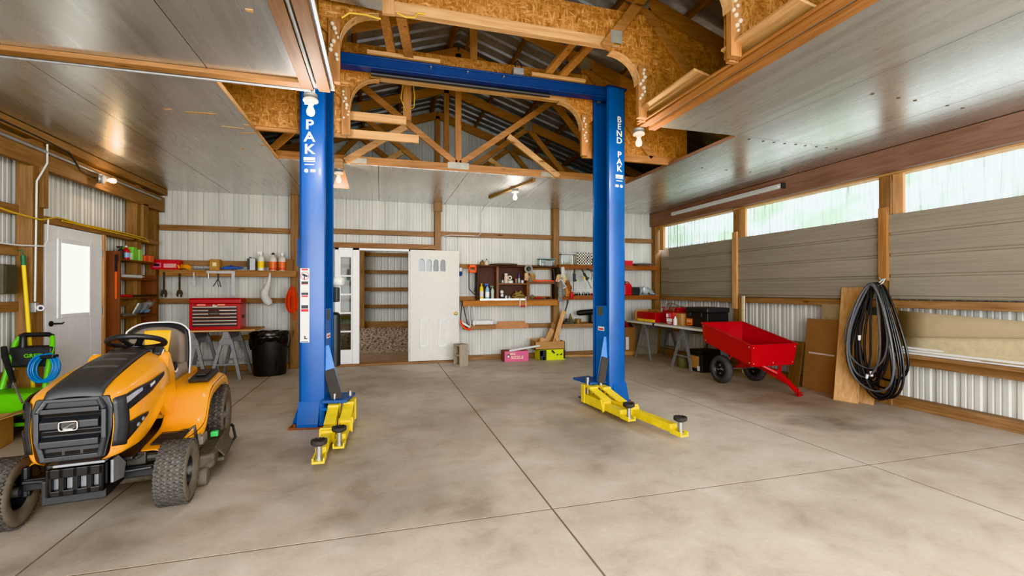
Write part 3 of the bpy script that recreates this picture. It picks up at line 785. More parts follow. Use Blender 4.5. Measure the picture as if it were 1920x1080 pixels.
# ---------------------------------------------------------------- riding mower (x forward, y to the mower's left, z up)
MA = rad(7.5)
mow = thing('riding_mower', 'yellow-orange riding lawn mower with black grille parked at left front', 'riding mower', (-1.66, 3.40, 0), math.atan2(-math.cos(MA), math.sin(MA)))
HS = [(.425, [(.12,.41),(.165,.44),(.185,.61),(.175,.775),(.125,.80),(0,.815)]),
      (.385, [(.15,.40),(.215,.43),(.236,.61),(.225,.785),(.145,.822),(0,.835)]),
      (.28, [(.16,.405),(.24,.43),(.262,.62),(.245,.805),(.15,.85),(0,.862)]),
      (.10, [(.16,.43),(.25,.45),(.282,.64),(.262,.83),(.155,.885),(0,.897)]),
      (-.12, [(.16,.50),(.25,.52),(.29,.67),(.268,.855),(.15,.915),(0,.928)]),
      (-.32, [(.16,.58),(.24,.60),(.28,.71),(.25,.875),(.145,.935),(0,.945)]),
      (-.42, [(.16,.62),(.22,.64),(.255,.73),(.22,.88),(.14,.935),(0,.945)])]
def hp(x, t, off=0, sy=1):
    """point on the hood: x along, t 0 (bottom) .. 5 (centre of the top)"""
    def at(xx, tt):
        i = 0
        while i < len(HS)-2 and xx < HS[i+1][0]: i += 1
        x0, a = HS[i]; x1, c = HS[i+1]
        u = (x0-xx)/(x0-x1)
        j = min(4, int(tt)); v = tt-j
        f = lambda s, q: s[q][0]*(1-v)+s[q+1][0]*v, 
        ya = a[j][0]*(1-v)+a[j+1][0]*v; za = a[j][1]*(1-v)+a[j+1][1]*v
        yc = c[j][0]*(1-v)+c[j+1][0]*v; zc = c[j][1]*(1-v)+c[j+1][1]*v
        return Vector((xx, ya*(1-u)+yc*u, za*(1-u)+zc*u))
    p = at(x, t)
    if off:
        q1 = at(max(-.42, x-.02), t); q2 = at(min(.425, x+.02), t); q3 = at(x, max(0, t-.08)); q4 = at(x, min(5, t+.08))
        n = (q2-q1).cross(q4-q3)
        n = n.normalized() if n.length > 1e-9 else Vector((0,1,0))
        if n.y < 0 and t < 4: n = -n
        if t >= 4 and n.z < 0: n = -n
        p = p + n*off
    return Vector((p.x, p.y*sy, p.z))
HS = [(x, [(y*.92, .43+(z-.43)*1.0 + (.045*(1-i/4) if i < 4 and x > .2 else 0)) for i, (y, z) in enumerate(l)]) for x, l in HS]
XS = [h[0] for h in HS]
def patch(x0, x1, ta, tb, off, sy, nx=10, nt=4):
    """ta/tb functions of u in 0..1 running from x0 to x1"""
    return B().grid(lambda u, v: hp(x0+(x1-x0)*u, ta(u)+(tb(u)-ta(u))*v, off, sy), nx, nt)
for sy in (1, -1):
    B().grid(lambda u, v: hp(XS[round(u*6)], v*4.15, 0, sy), 6, 8).o('hood_side', MOW, mow, smooth=True, sub=2, sharp=0)
B().grid(lambda u, v: hp(XS[round(u*6)]-(.0 if u else -.004), 4+v if v <= 1 else 0, .012, 1), 6, 1)
b = B(); ny = 12
def topc(u, v):
    x = .432+(-.42-.432)*u
    w = .122-.01*u
    y = (v*2-1)*w
    q = hp(min(.425, x), 4.0 if abs(y) > .11 else 4.6, 0, 1)
    zc = hp(min(.425, x), 5, 0, 1).z
    zt = zc + .012 - .018*(abs(y)/w)**3
    if x > .40: zt -= .02*((x-.40)/.03)**2
    return (x, y, zt)
b.grid(topc, 18, ny)
ht = b.o('hood_center', GRY, mow, smooth=True, solid=.008, sharp=0)
b = B()
for k in range(3):
    b.grid(lambda u, v, k=k: (lambda p: (p[0], p[1], p[2]+.006*math.sin(PI*u)))(topc(.36+k*.18+u*.09, .14+v*.72)), 4, 8)
b.o('louvre', plain('louvre', '55575a', .5), ht, smooth=True, sharp=0)
# front fascia
GP = [(-.135,.47), (.135,.47), (.148,.54), (.166,.63), (.168,.74), (.15,.80), (-.15,.80), (-.168,.74), (-.166,.63), (-.148,.54)]
b = B(); b.prism(GP, 'x', .36, .432)
gr = b.o('grille', BLK, mow, bev=.008)
b = B()
for z, h in ((.672,.072), (.575,.062)):
    vs = []
    for y in (-.122, .122): vs += [(.44, y, z+h/2), (.475, y*.97, z+h*.22), (.475, y*.97, z-h*.3), (.44, y, z-h/2)]
    b.add(vs, [(0,1,5,4), (1,2,6,5), (2,3,7,6), (0,3,2,1), (4,5,6,7), (0,4,7,3)])
b.box(.43, .468, -.12, .12, .728, .754)
b.o('grille_bar', plain('grille_bar', '2f3033', .4, var=.05), gr, bev=.004)
b = B()
for s in (-1, 1):
    b.bar((.436, s*.108, .79), (.452, s*.136, .735), .022, .02); b.bar((.452, s*.136, .735), (.452, s*.136, .58), .02, .022); b.bar((.452, s*.136, .59), (.44, s*.115, .48), .02, .022)
b.box(.43, .448, -.115, .115, .782, .80)
b.o('grille_frame', plain('grille_frame', '3c3e42', .45, var=.05), gr, bev=.005)
b = B()
for y in (-.075, 0, .075): b.box(.433, .4365, y-.03, y+.03, .505, .522)
b.box(.431, .4345, -.12, .12, .612, .628); b.box(.431, .4345, -.13, .13, .708, .722)
b.o('vent_slot', DARKW, gr)
b = B(); b.prism([(-.118,.474),(.118,.474),(.125,.502),(-.125,.502)], 'x', .43, .447); b.o('lower_panel', plain('grille_bar', '', .4), gr, bev=.006)
text('Cub Cadet', .024, GRY, gr, (.4475, 0, .488), (PI/2, 0, PI/2), ext=.001)
# emblem
b = B(); pts = []
for cx, cz, a0 in ((.026,.012,0), (-.026,.012,PI/2), (-.026,-.012,PI), (.026,-.012,1.5*PI)):
    for i in range(5): t = a0+PI/2*i/4; pts.append((.481, -(cx+.011*math.cos(t)), .665+cz+.011*math.sin(t)))
b.tube(pts, .0042, 6, True)
b.tube([(.481, -.022, .652), (.481, -.004, .660), (.481, .010, .672), (.481, .03, .678)], .0036, 6)
b.tube([(.481, -.022, .652), (.481, .012, .650), (.481, .03, .656)], .0036, 6)
b.o('emblem', CHROME, gr, smooth=True)
for sy in (1, -1):
    hl = patch(.418, -.16, lambda u: 2.38+.35*u, lambda u: 2.97-.14*u, .004, sy, 14, 4).o('headlight', BLK, mow, smooth=True, solid=.004, sharp=0)
    patch(.385, .22, lambda u: 2.66+.10*u, lambda u: 2.88-.02*u, .008, sy, 8, 2).o('lens', plain('lens', 'aab0b8', .08, var=.2, coat=.6), hl, smooth=True, sharp=0)
    patch(.12, .04, lambda u: 2.72+.02*u, lambda u: 2.82, .008, sy, 4, 2).o('lens', PIP, hl, smooth=True, sharp=0)
    vt = patch(.41, .17, lambda u: 1.30+.62*u, lambda u: 2.0, .004, sy, 10, 4).o('side_vent', BLK, mow, smooth=True, solid=.004, sharp=0)
    patch(.424, .372 if sy > 0 else .40, lambda u: 1.3, lambda u: 2.95, .005, sy, 4, 8).o('corner_panel', BLK, vt, smooth=True, solid=.004, sharp=0)
    b = B()
    for x, t in ((.24, 1.86), (.29, 1.75)):
        p = hp(x, t, .008, sy); b.ball(p, (.022, .008, .012), 10, 6)
    b.o('vent_mesh', ALU, vt, smooth=True)
tx = hp(.10, .62, .006, 1)
text('XT1', .06, BLK, mow, tx, (rad(78), 0, rad(172)), ext=.001, off=.002)
# dash cowl behind the hood, sticker
b = B(); b.prism([(-.40,.70), (-.40,.955), (-.52,.965), (-.60,.90), (-.60,.70)], 'y', -.13, .13); cw = b.o('dash_cowl', BLK, mow, bev=.02)
b = B(); b.prism([(-.40,.86), (-.36,.93), (-.46,.968), (-.54,.90), (-.5,.84)], 'y', .131, .18); b.o('dash_side', GRY, cw, bev=.012)
b = B(); b.cb((-.42, .184, .915), (.05, .004, .045), Matrix.Rotation(.5, 3, 'Y')); b.o('sticker', PAPER, cw)
# rear shoulders of the body from the hood down to the foot boards
for sy in (1, -1):
    b = B(); b.prism([(-.36,.56), (-.30,.73), (-.36,.90), (-.43,.94), (-.55,.80), (-.60,.60), (-.50,.45)], 'y', *sorted((sy*.14, sy*.225)))
    b.o('dash_shroud', MOW, mow, bev=.025, smooth=True)
# fenders with foot boards
FP = [(.02,.355), (-.40,.36), (-.50,.40), (-.575,.48), (-.64,.575), (-.74,.622), (-.90,.634), (-1.30,.64), (-1.44,.60), (-1.50,.52)]
for sy in (1, -1):
    b = B(); nF = len(FP)-1
    def fend(u, v):
        i = round(u*nF); x, z = FP[i]
        y = .20+.265*v
        if v > .7: z -= .03*((v-.7)/.3)**2
        if i == 0: y = .20+.12*v
        if i == 1: y = .20+.225*v
        return (x, sy*y, z)
    b.grid(fend, nF, 6)
    fd = b.o('fender', MOW, mow, smooth=True, sub=2, solid=.012, sharp=0)
    b = B(); b.grid(lambda u, v: (lambda p: (p[0], p[1]+sy*.002, p[2]-.07*v*(1.0 if u > .05 else .4)))(fend(u, 1)), nF, 1)
    b.o('fender_lip', MOW, fd, smooth=True, sub=2, solid=.01, sharp=0)
    b = B()
    for i in range(9): b.box(-.10-i*.035, -.085-i*.035, *sorted((sy*.24, sy*.40)), .362, .374)
    b.o('foot_mat', RUB, fd)
    b = B(); b.prism([(-.78,.630), (-.76,.662), (-1.16,.682), (-1.22,.64)], 'y', *sorted((sy*.30, sy*.44))); hd = b.o('fender_tray', GRY, fd, bev=.012)
    b = B(); b.box(-1.10, -.86, *sorted((sy*.335, sy*.405)), .672, .684); b.o('cup_recess', BLK, hd, bev=.004)
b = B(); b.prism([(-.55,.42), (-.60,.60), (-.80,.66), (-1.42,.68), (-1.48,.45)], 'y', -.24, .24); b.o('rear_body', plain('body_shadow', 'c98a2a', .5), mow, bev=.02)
b = B(); b.box(-.55, .1, -.20, .20, .335, .36); b.box(-1.35, .30, -.14, .14, .20, .335); b.o('chassis', BLK, mow, bev=.008)
b = B(); b.tube([(-.32, .40, .375), (-.34, .43, .40), (-.33, .44, .34), (-.33, .45, .26)], .010, 6); b.o('pedal', BLK, mow, smooth=True)
# steering wheel
ctr = Vector((-.63, .015, .985)); Ms = Matrix.Translation(ctr) @ Matrix.Rotation(rad(-20), 4, 'Y')
sw_ = B(Ms).tube([(.165*math.cos(2*PI*i/36), .165*math.sin(2*PI*i/36), 0) for i in range(36)], .019, 10, True).o('steering_wheel', BLK, mow, smooth=True)
b = B(Ms)
for a in (rad(25), rad(-25+360), rad(180)):
    b.bar((.02*math.cos(a), .02*math.sin(a), -.045), (.158*math.cos(a), .158*math.sin(a), -.002), .04, .014)
b.lathe([(.05,-.06), (.055,-.03), (.04,-.02), (0,-.018)], n=18)
b.o('spokes', BLK, sw_, bev=.004)
B(Ms).cyl((0, 0, -.22), (0, 0, -.04), .028, n=14).o('steering_column', BLK, mow, smooth=True)
# seat: shell, cushions, yellow panel, piping
seat = B()
def bk(u, v, d=0, w=.215, h=.40):
    """seat back surface: u across, v up"""
    a = (u*2-1)
    top = 1-.16*abs(a)**4
    y = a*w*(1-.10*v**3)
    z = .66+h*v*top
    x = -1.12-.10*v-.06*(1-a*a)*.6 + .05*abs(a)**2 - d
    return (x, y, z)
B().grid(lambda u, v: bk(u, v, .055, .228, .42), 14, 8).o('seat_shell', BLK, mow, smooth=True, solid=.03, sharp=0)
sb = B().grid(lambda u, v: bk(u, v, .0, .202, .385), 14, 8).o('seat_back', FAB, mow, smooth=True, solid=.06, sharp=0)
B().grid(lambda u, v: (lambda p: (p[0]+.036, p[1], p[2]))(bk(.25+.5*u+(.07*(1-v))*(1-2*u), .33+.62*v, 0, .202, .385)), 8, 6).o('yellow_panel', SYEL, sb, smooth=True, solid=.012, sharp=0)
B().grid(lambda u, v: (lambda p: (p[0]+.05, p[1], p[2]))(bk(u, .0+.3*v, 0, .202, .385)), 12, 4).o('lumbar_cushion', FABD, sb, smooth=True, solid=.06, sharp=0)
edge = [bk(0, v/8, .04, .24, .43) for v in range(9)] + [bk(u/14, 1, .04, .24, .43) for u in range(1, 14)] + [bk(1, v/8, .04, .24, .43) for v in range(8, -1, -1)]
B().tube(edge, .0065, 8).o('piping', PIP, sb, smooth=True)
b = B()
def cus(u, v):
    a = u*2-1
    x = -.70-.46*v; y = a*.225*(1-.12*(1-v)**2)
    z = .69+.018*math.cos(a*PI/2)+.03*abs(a)**3-.04*(1-v)**3
    return (x, y, z)
B().grid(cus, 12, 8).o('seat_cushion', plain('seat_light', '9a8c7e', .7, var=.08, vs=6), mow, smooth=True, solid=.09, sharp=0)
B().cb((-.93, 0, .645), (.42, .42, .06)).o('seat_pan', BLK, mow, bev=.02)
b = B(); b.tube([(-.74, .19, .665), (-.70, .22, .72), (-.68, .225, .755)], .014, 8); lv = b.o('control_lever', BLK, mow, smooth=True)
b = B(); b.cb((-.675, .228, .785), (.06, .045, .05), Matrix.Rotation(.5, 3, 'Y')); b.o('lever_knob', BLK, lv, bev=.012)
b = B(); b.cb((-.69, .225, .755), (.035, .05, .02), Matrix.Rotation(.5, 3, 'Y')); b.o('lever_band', PIP, lv, bev=.004)
# wheels
def wheel(x, y, rr, w, rim, steer, out, name, mt):
    M = Matrix.Translation((x, y, rr)) @ Matrix.Rotation(steer, 4, 'Z')
    h = w/2
    prof = [(rim, -h*.72), (rim+.02, -h*.92), (rr*.80, -h), (rr*.93, -h*.9), (rr*.975, -h*.7), (rr*.985, 0), (rr*.975, h*.7), (rr*.93, h*.9), (rr*.80, h), (rim+.02, h*.92), (rim, h*.72)]
    t = B(M).lathe(prof, (0,0,0), (0,1,0), 40, closed=True).o(name, DUST, mow, smooth=True, sharp=0)
    b = B(M); n = 26
    rows = 5
    for k in range(n):
        for j in range(rows):
            a = 2*PI*(k+(j % 2)*.5)/n
            yy = (j-(rows-1)/2)*w*.185
            r0 = rr*.985
            Mr = Matrix.Rotation(a, 3, 'Y')
            for s, dx in ((1, .18), (-1, -.18)):
                c = Mr @ Vector((dx*2*PI*rr/n*1.1, 0, r0-.001))
                b.cb(c+Vector((0, yy, 0)), (2*PI*rr/n*.44, w*.14, .012), Mr @ Matrix.Rotation(.6*s, 3, 'Z'))
    b.o('tread', TREAD, t)
    b = B(M); b.lathe([(rim, -h*.72), (rim*.93, -h*.5), (rim*.88, -h*.2), (rim*.5, -h*.12), (rim*.3, -h*.15), (.03, -h*.2), (.03, h*.2), (rim*.3, h*.15), (rim*.5, h*.12), (rim*.88, h*.2), (rim*.93, h*.5), (rim, h*.72)], (0,0,0), (0,1,0), 32, closed=True)
    b.o('rim', BLK, t, smooth=True)
    b = B(M); b.cyl((0, -h*.75, 0), (0, h*.75, 0), .028, n=14)
    for i in range(5): b.cyl((.055*math.cos(i*1.2566), -h*.25, .055*math.sin(i*1.2566)), (.055*math.cos(i*1.2566), h*.25, .055*math.sin(i*1.2566)), .008, n=6)
    b.o('hub', STEEL, t, smooth=True)
wheel(0, .405, .20, .17, .095, rad(-2), 1, 'front_wheel', TREAD)
wheel(0, -.415, .20, .17, .095, rad(-2), -1, 'front_wheel', TREAD)
wheel(-1.20, .40, .262, .22, .12, 0, 1, 'rear_wheel', TREAD)
wheel(-1.20, -.40, .262, .22, .12, 0, -1, 'rear_wheel', TREAD)
# axle, bumper, deck
b = B(); b.bar((0, -.33, .24), (0, .33, .24), .06, .07); b.bar((0, 0, .24), (0, 0, .34), .08, .12, (0,1,0))
for s in (-1, 1): b.cyl((0, s*.325, .17), (0, s*.325, .34), .024, n=12); b.bar((0, s*.30, .2), (0, s*.39, .2), .04, .04)
b.tube([(.1, -.30, .28), (.12, 0, .27), (.1, .30, .28)], .012, 6)
b.o('front_axle', BLK, mow, bev=.006)
b = B(); b.box(.22, .365, -.125, .105, .235, .25); b.box(.22, .365, -.125, .105, .365, .38); b.box(.22, .24, -.125, .105, .24, .37); b.box(.22, .37, .095, .11, .235, .38); b.box(.22, .37, -.13, -.115, .235, .38)
for y in (-.12, -.068, -.01, .048, .10): b.box(.345, .37, y-.014, y+.010, .235, .38)
b.box(.345, .37, -.125, .105, .33, .38); b.box(.345, .37, -.125, .105, .235, .265)
bp = b.o('front_bumper', plain('bumper', '17181a', .3, var=.05), mow, bev=.004)
b = B()
for y in (-.095, -.04, .018, .075): b.box(.315, .33, y-.02, y+.02, .26, .335)
b.o('slot_backing', ALU, bp)
b = B(); b.box(.24, .36, -.11, .11, .385, .40); b.prism([(.10, .30), (.22, .38), (.30, .38), (.30, .25), (.14, .22)], 'y', .115, .13); b.o('mounting_plate', ALU, bp, bev=.004)
b = B()
dk = []
for i in range(29):
    t = PI*i/28
    dk.append((-.30+.12*math.sin(t), .56*math.cos(t)))
dk = [(-.92, .56)] + dk + [(-.92, -.56)]
b.prism(dk, 'z', .10, .205); b.cyl((-.55, -.27, .20), (-.55, -.27, .245), .2, n=24); b.cyl((-.55, .27, .20), (-.55, .27, .245), .2, n=24)
d_ = b.o('mower_deck', DIRT, mow, bev=.02)
b = B(); b.cyl((-.42, .40, .24), (-.42, .40, .32), .055, n=14); b.box(-.56, -.40, .36, .47, .24, .30); b.o('belt_cover', plain('deck_grey', '8d867a', .8, var=.2), d_, bev=.008)
b = B(); b.box(-.86, -.42, .54, .60, .10, .125); b.add([(-.86,.54,.22),(-.42,.54,.22),(-.46,.60,.13),(-.82,.60,.13),(-.86,.54,.20),(-.42,.54,.20),(-.46,.60,.11),(-.82,.60,.11)], [(0,1,2,3),(4,7,6,5),(0,4,5,1),(1,5,6,2),(2,6,7,3),(3,7,4,0)]); b.o('discharge_chute', plain('chute', '5a554d', .8, var=.2), d_, bev=.006)
b = B(); b.tube([(-.86, .58, .10), (-.9, .61, .13), (-.92, .59, .22), (-.90, .58, .24)], .012, 6); b.o('chute_rod', BLK, d_, smooth=True)
B().cb((-.66, .50, .245), (.05, .05, .04)).o('washout_cap', plain('cap_green', '4fc46a', .4), d_, bev=.006)
for x, y in ((-.24, .50), (-.24, -.50)):
    b = B(); b.lathe([(.02,-.03), (.058,-.03), (.062,0), (.058,.03), (.02,.03)], (x, y, .063), (0,1,0), 20); gw = b.o('gauge_wheel', plain('gauge', '6c655b', .85, var=.2), d_, smooth=True)
    B().box(x-.05, x+.01, y-.045, y-.032, .05, .17).o('wheel_bracket', DIRT, gw)
b = B(); b.box(-.30, .0, .14, .24, .27, .35); b.cyl((-.05, .20, .30), (-.05, .30, .30), .03, n=10); b.tube([(.05,.2,.33),(-.1,.26,.35),(-.28,.24,.30)], .012, 6); b.o('engine_linkage', plain('linkage', '55534e', .6, .3, var=.2), mow, bev=.006)

for o in mow.children:
    k = o.name.split('.')[0]
    if k in ('hood_side', 'hood_center', 'grille', 'headlight', 'side_vent', 'lettering', 'front_bumper', 'mounting_plate', 'dash_cowl', 'dash_shroud'):
        o.location.y += .042
    if k in ('front_bumper', 'mounting_plate'): o.location.z += .032
# ---------------------------------------------------------------- dump cart
cart = thing('dump_cart', 'red steel dump cart tipped forward onto its hitch beside the bench', 'cart', (4.82, 5.68, 0))
CT = Matrix.Translation(-Vector((4.82, 5.68, 0)))
def bedp(u, v, h):
    """u 0..1 left-right, v 0 front..1 back, h 0 bottom..1 rim"""
    e = .03*h
    x = 4.78+(-e)+u*(.70+2*e); y = 5.05-e+v*(.93+2*e)
    z = .345+.235*v + .285*h + (.0)
    return Vector((x, y, z))
c8 = [bedp(u, v, h) for h in (0, 1) for u, v in ((0,0), (1,0), (1,1), (0,1))]
b = B(CT); b.add(c8, [(0,3,2,1), (0,1,5,4), (1,2,6,5), (2,3,7,6), (3,0,4,7)])
bed = b.o('bed', RED, cart, solid=.006)
b = B(CT); rim = c8[4:]
for i in range(4): b.bar(rim[i], rim[(i+1) % 4], .035, .018)
b.o('bed_rim', RED, bed, bev=.004)
for i in range(4):
    for k in ((.12, .88) if True else ()):
        p = c8[i].lerp(c8[4+i], k); q = c8[(i+1) % 4].lerp(c8[4+(i+1) % 4], k)
        for f in (.04, .5, .96):
            c = p.lerp(q, f)
            if i == 0 and k < .5 or f != .5:
                B(CT).ball(c+Vector(((0,-.004,0), (.004,0,0), (0,.004,0), (-.004,0,0))[i]), .008, 8, 6).o('bolt', STEEL, bed)
b = B(CT); b.bar((5.13, 5.72, .33), (5.13, 4.95, .27), .05, .05); b.bar((5.13, 4.97, .27), (5.17, 4.70, .06), .05, .045); b.bar((5.13, 5.2, .28), (5.16, 4.82, .155), .06, .05)
for s in (-1, 1): b.bar((5.13+s*.16, 5.08, .35), (5.14, 4.95, .24), .035, .03)
for s in (-1, 1): b.bar((5.13+s*.30, 5.68, .21), (5.13+s*.14, 5.6, .47), .04, .03)
b.bar((5.0, 5.3, .40), (5.08, 5.55, .24), .2, .02)
b.o('drawbar', RED, cart, bev=.004)
b = B(CT); b.box(5.135, 5.20, 4.64, 4.72, .05, .062); b.box(5.135, 5.20, 4.64, 4.72, .022, .034); b.cyl((5.17, 4.68, .012), (5.17, 4.68, .10), .010, n=8); b.cyl((5.17, 4.68, 0), (5.17, 4.68, .014), .02, n=8); b.o('hitch', RED, cart, bev=.003)
for x in (4.83, 5.43):
    M = CT @ Matrix.Translation((x, 5.68, .205))
    b = B(M); b.lathe([(.115,-.04), (.15,-.052), (.19,-.045), (.204,-.02), (.204,.02), (.19,.045), (.15,.052), (.115,.04)], (0,0,0), (1,0,0), 36, closed=True)
    wh = b.o('wheel', plain('cart_tyre', '48484a', .8, var=.1), cart, smooth=True, sharp=0)
    b = B(M); b.lathe([(.118,-.04), (.112,-.028), (.10,-.012), (.045,-.02), (.03,-.045), (.03,.045), (.045,.02), (.10,.012), (.112,.028), (.118,.04)], (0,0,0), (1,0,0), 28, closed=True); b.o('rim', BLK, wh, smooth=True)
    b = B(M); b.cyl((-.055,0,0), (.055,0,0), .012, n=10)
    for i in range(4): b.cyl((-.026, .06*math.cos(i*1.57), .06*math.sin(i*1.57)), (.026, .06*math.cos(i*1.57), .06*math.sin(i*1.57)), .012, n=8)
    b.o('hub', STEEL, wh, smooth=True)
b = B(CT); b.cyl((4.83, 5.68, .205), (5.43, 5.68, .205), .013, n=10); b.o('axle', STEEL, cart, smooth=True)
for x in (4.90, 5.36):
    B(CT).prism([(5.60,.50), (5.78,.50), (5.72,.20), (5.64,.20)], 'x', x-.012, x+.012).o('axle_bracket', ALU, cart)
# ---------------------------------------------------------------- doorway in the back wall
fr = B(); 
for x0, x1 in ((-.785,-.72), (-.485,-.37), (.505,.545)): fr.box(x0, x1, 8.78, 8.93, .035, 2.13)
fr.box(-.785, .545, 8.78, 8.93, 2.09, 2.13); fr.box(-.72, -.485, 8.80, 8.90, .035, .29); fr.box(-.72, -.485, 8.80, 8.90, 1.96, 2.09)
d1 = struct(fr.o('door_1', WHITE, bev=.004))
sl = B()
for z in (.62, .955, 1.29, 1.625): sl.box(-.72, -.485, 8.81, 8.86, z-.014, z+.014)
sl.box(-.72,-.69,8.805,8.87,.29,1.96); sl.box(-.515,-.485,8.805,8.87,.29,1.96)
s2 = struct(sl.o('window_5', WHITE, bev=.002))
B().box(-.70, -.50, 8.835, 8.842, .29, 1.96).o('pane', GLASS, s2)
# open leaf folded back against the wall
DT = Matrix()
dr = None
b = B(DT)
AW = [(.685, .80), (.82, .925), (.95, 1.055), (1.08, 1.185)]
b.box(.53, .685, 8.73, 8.775, .045, 2.115); b.box(1.185, 1.445, 8.73, 8.775, .045, 2.115); b.box(.685, 1.185, 8.73, 8.775, .045, 1.72); b.box(.685, 1.185, 8.73, 8.775, 1.965, 2.115)
for i, (a, c) in enumerate(AW):
    if i < 3: b.box(c, AW[i+1][0], 8.73, 8.775, 1.72, 1.965)
    m = (a+c)/2; r = (c-a)/2
    pr = [(m+r*math.cos(t), 1.89+r*1.25*math.sin(t)) for t in [PI*k/10 for k in range(11)]]
    b.prism(pr[:6]+[(m+r, 1.966)][::-1]*0+[(m, 1.966), (m+r, 1.966)], 'y', 8.73, 8.775); b.prism(pr[5:]+[(m-r, 1.966), (m, 1.966)], 'y', 8.73, 8.775)
dr = struct(b.o('door_3', CREAM))
for a, c in AW:
    m = (a+c)/2; r = (c-a)/2
    pn = B(DT).prism([(m-r,1.72),(m+r,1.72)]+[(m+r*math.cos(t), 1.89+r*1.2*math.sin(t)) for t in [PI*k/10 for k in range(11)]], 'y', 8.75, 8.756).o('pane', m_glass('reflection_tint', (.62,.66,.68,1) if a < .95 else (.16,.12,.08,1), .04), dr)  # reflections put into the pane tint: left two pale, right two dark brown
    pts = [(m-r, 8.728, 1.72), (m+r, 8.728, 1.72)]+[(m+r*math.cos(t), 8.728, 1.89+r*1.2*math.sin(t)) for t in [PI*k/10 for k in range(11)]]
    B(DT).tube(pts, .007, 6, True).o('pane_frame', WHITE, pn)
for a, c in ((.70, .885), (1.045, 1.235)):
    b = B(DT)
    for k in (0, .022):
        for q in ((a+k, c-k, .30+k, .315+k), (a+k, c-k, .815-k, .83-k), (a+k, a+.014+k, .30+k, .83-k), (c-.014-k, c-k, .30+k, .83-k)): b.box(q[0], q[1], 8.706+k*.5, 8.732, q[2], q[3])
    b.o('panel_molding', WHITE, dr, bev=.004)
b = B(DT); b.lathe([(.028,0), (.028,.006), (.011,.01), (.011,.035), (.026,.045), (.029,.06), (.018,.072), (0,.074)], (1.375, 8.73, .925), (0,-1,0), 18); b.o('knob', BRASS, dr, smooth=True)
B(DT).box(.528, .533, 8.74, 8.79, .2, .3).o('hinge', BRASS, dr)

# ---------------------------------------------------------------- lean-to seen through the doorway
STONE = plain('gravel', '9c8a7a', .95, var=.45, vs=26, bmp=1)
struct(B().box(-8, 8, 10.2, 17.6, -.05, .0).o('floor.002', STONE))
struct(B().box(-2, 3, 9.0, 10.3, -.05, .03).o('floor.003', plain('planks', '8d7560', .8, var=.2, vs=5)))
b = B()
for i in range(2600):
    y = 10.25+6.9*R.random()**1.6
    x = R.uniform(-1.7, .9)
    r = R.uniform(.025, .065)
    b.ball((x, y, r*.3), (r, r*R.uniform(.7,1.2), r*.7), 5, 3)
tag(b.o('gravel', STONE), 'grey-brown loose gravel covering the ground beyond the doorway', 'gravel', kind='stuff')
b = B(); ribs(b, 'x', -.62, 4, 17.3, 0, 5, -1); ribs(b, 'x', -5, -.70, 17.9, 0, 5, -1)
struct(b.o('wall_back.001', WALL))
struct(B().box(-8, 8, 9.2, 18.2, 4.9, 5.0).o('ceiling.001', WY))
struct(B().box(-8, -7.9, 9.0, 18.2, 0, 5).o('wall_left.001', WALL)); struct(B().box(4, 4.1, 9.0, 18.2, 0, 5).o('wall_right.001', WALL))
trim(B().box(-.74, -.55, 17.0, 17.2, 0, 4.9), WZ)
trim(B().box(-.55, 4, 17.16, 17.26, .02, .24), WX)
for z in (.78, 1.40, 2.02, 2.64): trim(B().box(-.55, 4, 17.2, 17.26, z-.06, z+.06), WX)
for z in (.40, 1.0, 1.6, 2.25, 2.9): trim(B().box(-5, -.8, 17.78, 17.84, z-.07, z+.07), WX)
struct(B().box(-5, -.76, 17.7, 17.86, 0, .14).o('baseboard_back.002', WX))

# ---------------------------------------------------------------- shelves on the back wall, left part
def shelf(x0, x1, y0, y1, z, h, m, lb, edge=None, eh=.09):
    t = thing('wall_shelf', lb, 'shelf', ((x0+x1)/2, (y0+y1)/2, z))
    O = Matrix.Translation(-Vector(((x0+x1)/2, (y0+y1)/2, z)))
    B(O).box(x0, x1, y0, y1, z-h, z).o('board', m, t, bev=.004)
    B(O).box(x0, x1, y0, y0+.035, z-h-eh, z-h).o('front_rail', m, t, bev=.004)
    return t
shelf(-3.42, -1.40, 8.66, 8.86, 1.70, .025, SX, 'long wooden wall shelf above the red tool chest', eh=.08)
shelf(1.50, 3.42, 8.635, 8.86, 1.165, .025, wood('shelf_o', '9c622c', 'cc8a48', 'x'), 'wooden wall shelf carrying the dark open cabinet', eh=.08)
shelf(3.46, 5.78, 8.68, 8.86, 1.885, .025, wood('shelf_r', '7d4726', 'a8663a', 'x'), 'upper wooden wall shelf with white crate, passing behind right lift column', eh=.07)
shelf(3.46, 5.78, 8.68, 8.86, 1.255, .025, wood('shelf_r', '', '', 'x'), 'middle wooden wall shelf with small tools, behind right lift column', eh=.06)
shelf(3.50, 4.72, 8.60, 8.86, .685, .03, WX, 'lowest wooden wall shelf with the leaf blower, behind right lift column', eh=.05)

